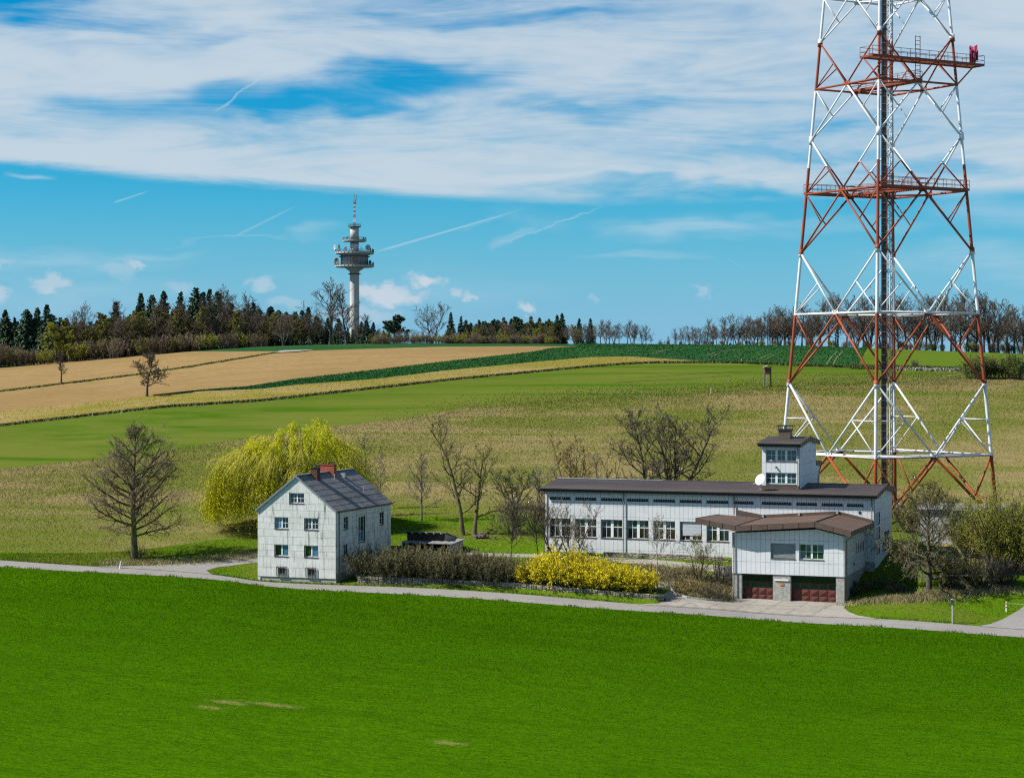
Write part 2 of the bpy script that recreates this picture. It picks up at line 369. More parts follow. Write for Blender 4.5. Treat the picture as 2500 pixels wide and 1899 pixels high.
def field_mat(name, c1, c2, c3, patch=0.03, fine=1.6, row=None, rowdir=0.0, c4=None, bump=0.5, thr=(0.42, 0.62), extra=None):
    """ground cover: broad patches, fine grain and cultivation streaks"""
    m = bpy.data.materials.new(name); m.use_nodes = True; T = NT(m.node_tree); b = T.n['Principled BSDF']
    b.inputs['Roughness'].default_value = 1.0; b.inputs['Specular IOR Level'].default_value = 0.0
    pos = T.new('ShaderNodeNewGeometry').outputs['Position']
    mp = T.new('ShaderNodeMapping'); T.put(mp.inputs['Vector'], pos); mp.inputs['Rotation'].default_value = (0, 0, -rowdir); v = mp.outputs[0]
    c = T.mix(T.ramp(T.noise(v, patch, 5, 0.6), thr[0], thr[1]), c1, c2)
    fn = T.noise(v, fine, 3, 0.65)
    c = T.mix(T.ramp(fn, 0.4, 0.75, 0, 0.85), c, c3)
    if row:
        st = T.noise(T.vmath('MULTIPLY', v, (row[0], row[1], 1)), 1.0, 3, 0.6)
        c = T.mix(T.ramp(st, 0.45, 0.72, 0, row[2]), c, c4)
    if extra: c = extra(T, v, c, fn)
    T.put(b.inputs['Base Color'], c)
    bp = T.new('ShaderNodeBump'); bp.inputs['Strength'].default_value = bump; bp.inputs['Distance'].default_value = 0.25
    T.put(bp.inputs['Height'], fn); T.l.new(bp.outputs[0], b.inputs['Normal'])
    MATS[name] = m; return m
def dry_patches(T, v, c, fn):
    for (x, y, rx, ry) in DRYSPOTS:
        q = T.vmath('MULTIPLY', T.vmath('SUBTRACT', v, (x, y, 0)), (1/rx, 1/ry, 0))
        d = T.math('ADD', T.vmath('LENGTH', q, out='v'), T.math('MULTIPLY', fn, 1.6))
        c = T.mix(T.ramp(d, 0.85, 1.7, 0.48, 0.0), c, (0.24, 0.19, 0.07))
    return c
DRYSPOTS = []
for (px, py, w) in ((650, 1712, 2.2), (760, 1716, 3.2), (610, 1725, 1.5), (1213, 1802, 1.7)):
    p = hit(px, py); DRYSPOTS.append((p.x, p.y, w*1.3, 0.9))
def drill(T, v, c, fn):
    g = T.noise(T.vmath('MULTIPLY', v, (0.7, 3.6, 1)), 1.0, 3, 0.65)
    c = T.mix(T.ramp(g, 0.40, 0.70, 0.0, 0.8), c, (0.024, 0.064, 0.0015))
    g2 = T.noise(T.vmath('MULTIPLY', v, (0.012, 0.22, 1)), 1.0, 4, 0.65)
    c = T.mix(T.ramp(g2, 0.45, 0.68, 0.0, 0.55), c, (0.027, 0.074, 0.001))
    return dry_patches(T, v, c, fn)
M_WHEAT = field_mat('wheat_ground', (0.050, 0.124, 0.0016), (0.040, 0.108, 0.0014), (0.034, 0.088, 0.0016), 0.02, 2.4, (0.02, 0.45, 0.5), math.radians(-3), (0.036, 0.092, 0.0016), 0.5, extra=drill)
M_LAWN = field_mat('lawn_ground', (0.075, 0.140, 0.006), (0.105, 0.128, 0.018), (0.052, 0.092, 0.005), 0.10, 2.6, bump=0.6)
M_DRY = field_mat('dry_meadow_ground', (0.222, 0.176, 0.076), (0.112, 0.128, 0.024), (0.150, 0.126, 0.046), 0.030, 1.7, (0.012, 0.075, 0.9), math.radians(8), (0.100, 0.128, 0.016), 0.8, (0.40, 0.60))
M_GREEN = field_mat('green_field_ground', (0.098, 0.124, 0.018), (0.070, 0.110, 0.012), (0.105, 0.110, 0.026), 0.012, 0.5, (0.0026, 0.05, 0.95), math.radians(7), (0.036, 0.090, 0.003), 0.5, (0.38, 0.6))
M_LIGHT = field_mat('pale_field_ground', (0.085, 0.132, 0.014), (0.066, 0.118, 0.010), (0.070, 0.100, 0.014), 0.03, 0.8, (0.010, 0.3, 0.4), math.radians(40), (0.055, 0.11, 0.009), 0.4)
M_STUB = field_mat('stubble_ground', (0.265, 0.200, 0.074), (0.180, 0.160, 0.026), (0.190, 0.140, 0.055), 0.03, 0.6, (0.006, 0.12, 0.7), math.radians(10), (0.175, 0.165, 0.022), 0.7)
M_RAPE = field_mat('rapeseed_ground', (0.018, 0.066, 0.022), (0.028, 0.080, 0.022), (0.011, 0.042, 0.016), 0.03, 0.6, (0.008, 0.12, 0.6), math.radians(12), (0.030, 0.074, 0.020), 0.9)
M_TAN = field_mat('ploughed_ground', (0.250, 0.170, 0.076), (0.212, 0.142, 0.060), (0.180, 0.118, 0.050), 0.012, 0.45, (0.004, 0.10, 0.7), math.radians(14), (0.205, 0.128, 0.046), 0.7)
M_FLOOR = field_mat('forest_floor_ground', (0.05, 0.065, 0.016), (0.065, 0.055, 0.024), (0.032, 0.032, 0.016), 0.05, 0.8)
M_ROAD = field_mat('old_asphalt', (0.235, 0.222, 0.205), (0.205, 0.194, 0.180), (0.195, 0.184, 0.170), 0.25, 3.0, (0.05, 1.3, 0.5), 0.0, (0.255, 0.243, 0.225), 0.15)
M_CONC = field_mat('yard_concrete', (0.285, 0.262, 0.226), (0.240, 0.220, 0.188), (0.225, 0.205, 0.175), 0.35, 2.0, (0.4, 0.3, 0.5), 0.3, (0.255, 0.238, 0.208), 0.1)

def strip(name, i, rows, m, power=1.0):
    a, b = bounds[i], bounds[i+1]; t = np.linspace(0, 1, rows+1)**power
    Y = a[:, None]+(b-a)[:, None]*t[None, :]
    x, y = at(PXC[:, None], Y); z = ground(x, y)
    if name == 'road': z = z+0.0
    V = np.stack([x, y, z], -1).reshape(-1, 3); n = rows+1
    I, J = np.meshgrid(np.arange(NC-1), np.arange(rows), indexing='ij'); q = (I*n+J).ravel()
    F = np.stack([q, q+n, q+n+1, q+1], 1)
    w = np.minimum((b-a)[I.ravel()], (b-a)[np.minimum(I.ravel()+1, NC-1)]); w2 = np.maximum((b-a)[I.ravel()], (b-a)[np.minimum(I.ravel()+1, NC-1)])
    F = F[w2 > 1e-3]
    if not len(F): return None
    o = np_obj(name, V, [F], [m], smooth=True); o['kind'] = 'structure'; return o
for args in (('wheat_field', 0, 90, M_WHEAT), ('road', 1, 3, M_ROAD), ('lawn', 2, 60, M_LAWN), ('dry_meadow', 3, 70, M_DRY), ('green_field', 4, 34, M_GREEN), ('pale_field', 5, 16, M_LIGHT),
             ('stubble_field', 6, 14, M_STUB), ('rapeseed_field', 7, 16, M_RAPE), ('ploughed_field', 8, 16, M_TAN), ('far_ploughed_field', 9, 10, M_TAN), ('ridge_field', 10, 8, M_RAPE), ('forest_floor', 11, 30, M_FLOOR, 2.0)): strip(*args)

def sheet(name, outline, m, res=0.6, lift=0.03):
    """paved area draped over the ground: outline in plan coordinates"""
    import bmesh
    from mathutils.geometry import delaunay_2d_cdt
    P = []
    n = len(outline)
    for i in range(n):
        a, b = Vector(outline[i]), Vector(outline[(i+1) % n]); k = max(1, int((b-a).length/res))
        P += [a+(b-a)*j/k for j in range(k)]
    ne = len(P); xs = [p.x for p in P]; ys = [p.y for p in P]
    inner = [Vector((x, y)) for x in np.arange(min(xs)+res/2, max(xs), res) for y in np.arange(min(ys)+res/2, max(ys), res)]
    V, E, F, _, _, _ = delaunay_2d_cdt(P+inner, [], [list(range(ne))], 1, 1e-4)
    xy = np.array([tuple(v) for v in V]); z = ground(xy[:, 0], xy[:, 1])+lift
    me = bpy.data.meshes.new(name); me.from_pydata(np.column_stack([xy, z]).tolist(), [], [list(f) for f in F]); me.materials.append(m); me.update()
    return tag(link(bpy.data.objects.new(name, me)), kind='structure')

# ------------------------------------------------------------------ grass blades (uncountable): real upright blades over the ground strips
def blades(name, n, i, m, h, w, seed, ylim=None, dens=None, pxlim=(-80, 2580), lean=0.5):
    r = np.random.default_rng(seed); a, b = bounds[i], bounds[i+1]
    px = r.uniform(*pxlim, n); lo = np.interp(px, PXC, a); hi = np.interp(px, PXC, b)
    if ylim: lo = np.maximum(lo, ylim[0]); hi = np.minimum(hi, ylim[1])
    Y = lo+(hi-lo)*np.sqrt(r.random(n)) if i == 0 else lo+(hi-lo)*r.random(n)
    ok = (hi-lo) > 0.3; px, Y = px[ok], Y[ok]
    x, y = at(px, Y)
    if dens is not None:
        k = r.random(len(x)) < dens(x, y); x, y, Y = x[k], y[k], Y[k]
    blade_mesh(name, x, y, Y, m, h, w, r, lean)
def blade_mesh(name, x, y, Y, m, h, w, r, lean=0.5, z=None, kind='stuff'):
    n = len(x); z = ground(x, y) if z is None else z
    s = np.clip(Y/200.0, 0.7, 2.2) if Y is not None else np.ones(n)
    hh = h*r.uniform(0.5, 1.35, n)*s; ww = w*r.uniform(0.6, 1.3, n)*s; a = r.uniform(-0.9, 0.9, n)+YAW
    dx, dy = np.cos(a)*ww/2, np.sin(a)*ww/2; lx, ly = r.normal(0, lean, n)*hh, r.normal(0, lean, n)*hh
    V = np.stack([np.stack([x-dx, y-dy, z-0.02], -1), np.stack([x+dx, y+dy, z-0.02], -1), np.stack([x+lx, y+ly, z+hh], -1)], 1).reshape(-1, 3)
    F = np.arange(3*n).reshape(-1, 3)
    o = np_obj(name, V, [F], [m]); o['kind'] = kind; return o
M_WB = field_mat('wheat_blades', (0.054, 0.132, 0.0016), (0.044, 0.116, 0.0014), (0.038, 0.098, 0.0016), 0.02, 1.2, (0.02, 0.45, 0.5), math.radians(-3), (0.040, 0.100, 0.0016), 0.0, extra=drill)
M_DB = field_mat('dry_grass_blades', (0.245, 0.194, 0.084), (0.126, 0.140, 0.026), (0.175, 0.145, 0.054), 0.030, 0.8, (0.012, 0.075, 0.9), math.radians(8), (0.130, 0.158, 0.022), 0.0, (0.40, 0.60))
M_LB = field_mat('lawn_blades', (0.092, 0.182, 0.006), (0.130, 0.160, 0.020), (0.070, 0.128, 0.006), 0.10, 1.0, bump=0.0)
M_SB = field_mat('stubble_blades', (0.310, 0.235, 0.085), (0.205, 0.182, 0.026), (0.235, 0.175, 0.065), 0.05, 0.5, bump=0.0)
M_RB = field_mat('rapeseed_blades', (0.030, 0.105, 0.032), (0.042, 0.125, 0.030), (0.018, 0.070, 0.022), 0.03, 0.5, bump=0.0)
PAVED = {'garage_forecourt': [(42.5, 1.45), (46.0, 1.45), (52.0, 1.45), (59.0, 1.45), (66.0, 1.45), (63.8, 2.6), (62.6, 4.2), (61.6, 7.0), (61.2, 10.9), (49.9, 10.9), (49.6, 8.6), (48.0, 7.2), (46.2, 6.8), (44.0, 7.8), (41.6, 10.2), (39.2, 12.6), (37.2, 13.6), (37.0, 11.4), (38.6, 10.0), (41.0, 7.6), (43.6, 5.2), (44.75, 4.4), (44.9, 3.2), (44.2, 2.3)],
         'hall_path': [(12, 16.8), (20, 17.2), (30, 17.4), (36.5, 16.6), (43, 16.2), (48.8, 16.2), (48.8, 18.0), (43, 18.2), (36, 18.8), (28, 19.4), (20, 19.2), (12, 18.6)],
         'house_driveway': [(-17.5, 1.45), (-10.5, 1.45), (-3.4, 1.45), (-5.2, 3.4), (-5.0, 5.6), (-2.8, 8.6), (0.6, 11.5), (0.9, 14.5), (-1.4, 13.6), (-5.0, 10.2), (-8.4, 6.6), (-12.0, 3.6)],
         'side_road': [(75.0, 1.45), (95, 1.45), (88, 5.5), (84.5, 11), (83.5, 22), (79.6, 22), (78.7, 13), (77.9, 9), (76.8, 4.8), (76.0, 2.7)]}
def inside(poly, x, y):
    r = np.zeros(x.shape, bool); n = len(poly)
    for i in range(n):
        (x0, y0), (x1, y1) = poly[i], poly[(i+1) % n]
        c = ((y0 > y) != (y1 > y)) & (x < (x1-x0)*(y-y0)/((y1-y0) if y1 != y0 else 1e-9)+x0); r ^= c
    return r
def unpaved(x, y):
    k = np.ones(x.shape)
    for p in PAVED.values(): k[inside(p, x, y)] = 0
    return k
blades('wheat_plants', 380000, 0, M_WB, 0.085, 0.045, 1, ylim=(118, 400), lean=0.8)
blades('lawn_grass', 110000, 2, M_LB, 0.09, 0.05, 2, lean=0.8, dens=unpaved)
blades('dry_grass', 260000, 3, M_DB, 0.11, 0.05, 3, lean=0.6)
blades('stubble', 40000, 6, M_SB, 0.05, 0.06, 4)
blades('rapeseed_plants', 60000, 7, M_RB, 0.12, 0.12, 5)
for nm, lb, ct in (('wheat_plants', 'dense short green wheat filling the large foreground field', 'wheat'), ('lawn_grass', 'bright green grass on the verges and around the buildings', 'grass'),
                   ('dry_grass', 'tan and green tussocky grass on the hillside behind the buildings', 'grass'), ('stubble', 'yellowish stubble on the narrow strip across the hill', 'stubble'),
                   ('rapeseed_plants', 'dark green rapeseed crop along the top of the hill', 'crop')):
    tag(bpy.data.objects[nm], lb, ct, kind='stuff')
# ------------------------------------------------------------------ paved areas of the site
def gp(px, py): p = hit(px, py); return (p.x, p.y)
ZAP = lambda *l: [gp(*q) for q in l]
for _k, _m in (('garage_forecourt', M_CONC), ('hall_path', M_CONC), ('house_driveway', M_ROAD), ('side_road', M_ROAD)): sheet(_k, PAVED[_k], _m, 0.5, 0.035)
def slabs():
    o = bpy.data.objects['garage_forecourt']; m = field_mat('slab_concrete', (0.30, 0.276, 0.238), (0.250, 0.228, 0.195), (0.225, 0.205, 0.172), 0.4, 1.6, (0.5, 0.35, 0.6), 0.3, (0.21, 0.188, 0.155), 0.1)
    for i, x in enumerate(np.arange(44.4, 62.5, 2.55)):
        for j, y in enumerate((1.75, 4.65, 7.6)):
            sk = lambda a, c: (x+a+(c-y)*0.12, c)
            P = [sk(0, y), sk(2.5, y), sk(2.5, y+2.85), sk(0, y+2.85)]
            if not all(inside(PAVED['garage_forecourt'], np.array([p[0]]), np.array([p[1]]))[0] for p in P): continue
            n = 5; g = np.linspace(0, 1, n); A, B = np.meshgrid(g, g, indexing='ij'); X = x+2.5*A+(2.85*B)*0.12; Y = y+2.85*B; Z = ground(X, Y)+0.055
            V = np.stack([X, Y, Z], -1).reshape(-1, 3); q = (np.arange(n-1)[:, None]*n+np.arange(n-1)[None]).ravel(); np_obj('slab', V, [np.stack([q, q+n, q+n+1, q+1], 1)], [m], o)
slabs()
def ribbon(name, pts, w, m, lift=0.12):
    P = [];
    for (a, c) in zip(pts[:-1], pts[1:]):
        for t in np.linspace(0, 1, 9)[:-1]: q = hit(a[0]+(c[0]-a[0])*t, a[1]+(c[1]-a[1])*t); P.append(q)
    V = []
    for i, q in enumerate(P):
        t = (P[min(i+1, len(P)-1)]-P[max(i-1, 0)]); t.z = 0; t.normalize(); n = Vector((-t.y, t.x, 0))*w/2
        V += [(q.x-n.x, q.y-n.y, q.z+lift), (q.x+n.x, q.y+n.y, q.z+lift)]
    k = np.arange(len(P)-1)*2; o = np_obj(name, V, [np.stack([k, k+1, k+3, k+2], 1)], [m]); o['kind'] = 'structure'
M_TRK = mat('bare_track', (0.15, 0.155, 0.065), 0.95, (0.05, 0.09, 0.03), 0.15, 4, coord='World')
M_TRG = mat('worn_track', (0.17, 0.18, 0.05), 0.95, (0.09, 0.125, 0.02), 0.15, 4, coord='World')
for _p in (((1722, 870), (1745, 862), (1788, 852)), ((1735, 872), (1760, 862), (1800, 853)), ((1848, 879), (1870, 870), (1888, 864)), ((1866, 879), (1884, 871), (1900, 866)), ((2018, 890), (2030, 872), (2046, 857)), ((2034, 890), (2044, 872), (2059, 857)), ((1590, 864), (1605, 859), (1622, 853)), ((1600, 865), (1615, 859), (1632, 853))): ribbon('tractor_track', _p, 0.42, M_TRK, 0.10)
for _p in (((2213, 938), (2290, 924), (2360, 911)), ((2150, 936), (2250, 926), (2345, 913)), ((1960, 918), (2060, 915), (2130, 912)), ((1560, 922), (1700, 912), (1850, 905)), ((1500, 934), (1660, 926), (1800, 916))): ribbon('worn_track', _p, 0.9, M_TRG, 0.06)
p = hit(694, 859); sheet('hilltop_pad', [(p.x-4, p.y-6), (p.x+7, p.y-6), (p.x+8, p.y+5), (p.x-3, p.y+6)], M_CONC, 2.0, 0.25)

# ------------------------------------------------------------------ wall, panel and window builders
def clip_poly(poly, a, b, c):
    """keep a*u+b*v<=c"""
    out = []
    for i in range(len(poly)):
        p, q = poly[i], poly[(i+1) % len(poly)]; dp = a*p[0]+b*p[1]-c; dq = a*q[0]+b*q[1]-c
        if dp <= 1e-9: out.append(p)
        if (dp < -1e-9 and dq > 1e-9) or (dp > 1e-9 and dq < -1e-9):
            t = dp/(dp-dq); out.append((p[0]+(q[0]-p[0])*t, p[1]+(q[1]-p[1])*t))
    return out
def area(p): return abs(sum(p[i][0]*p[(i+1) % len(p)][1]-p[(i+1) % len(p)][0]*p[i][1] for i in range(len(p))))/2
def minus(polys, o):
    u0, u1, v0, v1 = o; out = []
    for p in polys:
        us = [q[0] for q in p]; vs = [q[1] for q in p]
        if max(us) <= u0 or min(us) >= u1 or max(vs) <= v0 or min(vs) >= v1: out.append(p); continue
        out.append(clip_poly(p, 1, 0, u0)); out.append(clip_poly(p, -1, 0, -u1))
        m = clip_poly(clip_poly(p, -1, 0, -u0), 1, 0, u1)
        out.append(clip_poly(m, 0, 1, v0)); out.append(clip_poly(m, 0, -1, -v1))
    return [p for p in out if len(p) >= 3 and area(p) > 4e-3]
def clad(parent, T, u0, u1, rows, cw, openings, m, core_m, limits=(), th=0.035, gap=0.02, reveal=0.2, name='panel', stagger=0.0, budget=None, rng=None, core=True, rest=None):
    """a clad wall: backing with openings, reveals and one board per joint-bounded piece; T(u,v,c) -> local 3D, c outward"""
    def cut(p):
        for l in limits:
            if p: p = clip_poly(p, *l)
        return p if p and len(p) >= 3 and area(p) > 4e-3 else None
    mb = MB()
    if core:
        whole = [[(u0, rows[0]), (u1, rows[0]), (u1, rows[-1]), (u0, rows[-1])]]
        for o in openings: whole = minus(whole, o)
        for p in whole:
            p = cut(p)
            if p: mb.add([T(a, b, 0.0) for a, b in p], [tuple(range(len(p)))])
        for (a0, a1, b0, b1) in openings:
            f = [(a0, b0), (a1, b0), (a1, b1), (a0, b1)]
            mb.add([T(*q, th) for q in f]+[T(*q, -reveal) for q in f], [(i, (i+1) % 4, (i+1) % 4+4, i+4) for i in range(4)])
        mb.build('wall', core_m, parent)
    out = []
    for k in range(len(rows)-1):
        off = (k % 2)*stagger*cw; c = u0-off
        while c < u1-0.01:
            a0, a1 = max(c, u0)+gap/2, min(c+cw, u1)-gap/2
            c += cw
            if a1-a0 < 0.06: continue
            ps = [[(a0, rows[k]+gap/2), (a1, rows[k]+gap/2), (a1, rows[k+1]-gap/2), (a0, rows[k+1]-gap/2)]]
            for o in openings: ps = minus(ps, o)
            for p in ps:
                p = cut(p)
                if p: out.append(p)
    out.sort(key=area, reverse=True)
    nb = len(out) if budget is None else budget
    restm = MB()
    for i, p in enumerate(out):
        j = (rng.uniform(-0.006, 0.006) if rng else 0.0); t = th+j
        P = [T(a, b, 0.002) for a, b in p]; d = Vector(T(p[0][0], p[0][1], t))-Vector(P[0])
        if i < nb:
            mb = MB(); mb.prism(P, d); mb.build(name, m, parent)
        else: restm.prism(P, d)
    if restm.v:
        o = restm.build('panel_rest', m, parent); o['kind'] = 'stuff'
def fy(y): return lambda u, v, c: (u, y-c, v)      # wall facing the road
def fx(x): return lambda u, v, c: (x+c, u, v)      # wall facing right
def wbox(mb, T, u0, u1, v0, v1, c0, c1):
    P = [T(u0, v0, c0), T(u1, v0, c0), T(u1, v1, c0), T(u0, v1, c0)]; d = Vector(T(u0, v0, c1))-Vector(P[0]); mb.prism(P, d)
def window(parent, T, u0, u1, v0, v1, cols, rows_, fm, glass, sill_m, depth=0.16, fw=0.07, posts=(), bar=0.035, sill=True, splits=None, tilt=None, rng=None, name='window'):
    """cols/rows_: pane boundaries as fractions; posts: (fraction, width) thick mullions"""
    mb = MB(); c0, c1 = -depth-0.05, -depth
    for (a, b, c, d) in ((u0, u1, v0, v0+fw), (u0, u1, v1-fw, v1), (u0, u0+fw, v0+fw, v1-fw), (u1-fw, u1, v0+fw, v1-fw)): wbox(mb, T, a, b, c, d, c0, c1)
    W, H = u1-u0-2*fw, v1-v0-2*fw
    for f in cols[1:-1]:
        p = [w for q, w in posts if abs(q-f) < 1e-6]; w = p[0] if p else bar
        u = u0+fw+f*W; wbox(mb, T, u-w/2, u+w/2, v0+fw, v1-fw, c0, c1+(0.02 if p else -0.004))
    for f in rows_[1:-1]:
        v = v0+fw+f*H; b = splits if splits else bar; wbox(mb, T, u0+fw, u1-fw, v-b/2, v+b/2, c0, c1-0.009)
    w = mb.build(name, fm, parent)
    k = 0
    for i in range(len(cols)-1):
        for j in range(len(rows_)-1):
            a0, a1 = u0+fw+cols[i]*W, u0+fw+cols[i+1]*W; b0, b1 = v0+fw+rows_[j]*H, v0+fw+rows_[j+1]*H
            pm = MB(); s = rng.uniform(-0.012, 0.012) if rng else 0.0; s2 = rng.uniform(-0.012, 0.012) if rng else 0.0
            g = glass[k % len(glass)] if isinstance(glass, (list, tuple)) else glass
            if tilt and k in tilt: s += tilt[k]
            z = c0+0.012
            pm.add([T(a0, b0, z-s), T(a1, b0, z+s), T(a1, b1, z+s+s2), T(a0, b1, z-s+s2)], [(0, 1, 2, 3)])
            pm.build('pane', g, w); k += 1
    if sill:
        sb = MB(); wbox(sb, T, u0-0.03, u1+0.03, v0-0.07, v0-0.005, -depth, 0.09); sb.build('sill', sill_m, w)
    return w

def stain(T, v, c):
    """dark algae runs and blotches of weathered boards"""
    s = T.noise(T.vmath('MULTIPLY', v, (3.4, 3.4, 0.30)), 1.0, 5, 0.7)
    g = T.noise(v, 0.35, 3, 0.6)
    f = T.math('MULTIPLY', T.ramp(s, 0.51, 0.66), T.ramp(g, 0.34, 0.58))
    c = T.mix(T.math('MULTIPLY', f, 0.9), c, (0.10, 0.11, 0.10))
    spk = T.noise(T.vmath('MULTIPLY', v, (9.0, 9.0, 1.4)), 1.0, 2, 0.6)
    c = T.mix(T.ramp(spk, 0.67, 0.73, 0.0, 0.75), c, (0.09, 0.09, 0.08))
    sep = T.new('ShaderNodeSeparateXYZ'); T.put(sep.inputs[0], v)
    ax = T.math('ADD', sep.outputs[0], sep.outputs[1])
    gr = T.math('FRACT', T.math('MULTIPLY', ax, 1/0.33)); gl = T.ramp(T.math('ABSOLUTE', T.math('SUBTRACT', gr, 0.5)), 0.44, 0.49, 0.0, 0.38)
    return T.mix(gl, c, (0.22, 0.23, 0.22))
def faint(T, v, c):
    s = T.noise(T.vmath('MULTIPLY', v, (2.2, 2.2, 0.5)), 1.0, 4, 0.65)
    return T.mix(T.ramp(s, 0.55, 0.85, 0.0, 0.35), c, (0.42, 0.43, 0.42))
M_HP = mat('house_cladding', (0.60, 0.605, 0.575), 0.7, (0.52, 0.525, 0.485), 0.9, 4, extra=stain, bump=(8, 0.05, 0.02))
M_HC = mat('joint_dark', (0.07, 0.075, 0.075), 0.9)
M_BP = mat('hall_cladding', (0.60, 0.615, 0.615), 0.6, (0.555, 0.57, 0.57), 0.6, 4, extra=faint)
M_WHT = mat('window_white', (0.74, 0.75, 0.74), 0.45, (0.66, 0.66, 0.64), 3.0)
M_BRN = mat('brown_metal', (0.085, 0.055, 0.04), 0.5, (0.105, 0.07, 0.05), 1.5, spec=0.4)
M_BRD = mat('dark_brown_metal', (0.016, 0.012, 0.011), 0.55, (0.024, 0.018, 0.016), 1.2, spec=0.4)
M_BRR = mat('brown_roof_sheet', (0.042, 0.033, 0.031), 0.5, (0.056, 0.043, 0.040), 0.5, 5, spec=0.35, stretch=(0.3, 1, 1))
M_CAN = mat('brown_roof_felt', (0.115, 0.073, 0.052), 0.75, (0.09, 0.058, 0.043), 0.8, 5, bump=(14, 0.1, 0.02))
M_GAL = mat('galvanised', (0.45, 0.46, 0.46), 0.45, (0.35, 0.36, 0.36), 3.0, metal=0.4)
M_PIPE = mat('brown_pipe', (0.15, 0.095, 0.06), 0.5, (0.20, 0.14, 0.10), 2.0)
M_GLS = mat('window_glass', (0.012, 0.016, 0.016), 0.03, spec=0.9)
M_GLG = mat('glass_painted_green_reflection', (0.010, 0.036, 0.020), 0.03, (0.014, 0.06, 0.028), 0.8, spec=0.9)  # green reflection painted into the pane colour
M_GLB = mat('glass_painted_sky_reflection', (0.03, 0.13, 0.22), 0.02, (0.06, 0.18, 0.26), 0.6, spec=1.0)  # blue of the reflected sky put into the pane's base colour
M_BLND = mat('window_blind', (0.55, 0.58, 0.60), 0.6, (0.42, 0.45, 0.47), 9.0, 2, stretch=(0.3, 0.3, 3))
M_SILL = mat('brown_sill', (0.10, 0.065, 0.05), 0.5)
M_RED = mat('red_brick', (0.30, 0.075, 0.040), 0.85, (0.22, 0.055, 0.03), 6.0, 3, bump=(9, 0.3, 0.02))
M_DRED = mat('dark_brick', (0.105, 0.040, 0.030), 0.85, (0.07, 0.03, 0.025), 6.0, 3)
M_GDR = mat('garage_door_red', (0.105, 0.026, 0.018), 0.5, (0.072, 0.021, 0.015), 2.2, 5)
M_RC = mat('rough_concrete', (0.36, 0.345, 0.31), 0.95, (0.26, 0.25, 0.225), 2.5, 6, bump=(7, 0.6, 0.05))
M_BLK = mat('black_steel', (0.018, 0.018, 0.018), 0.6)
def roofstain(T, v, c):
    s = T.noise(T.vmath('MULTIPLY', v, (3.0, 0.6, 3.0)), 0.9, 5, 0.65)
    return T.mix(T.ramp(s, 0.5, 0.75, 0, 0.7), c, (0.045, 0.042, 0.04))
M_HR = mat('grey_roof_sheet', (0.185, 0.178, 0.175), 0.75, (0.145, 0.14, 0.138), 0.7, 5, extra=roofstain)
M_TRM = mat('roof_trim', (0.17, 0.20, 0.21), 0.5)

R = random.Random(7)
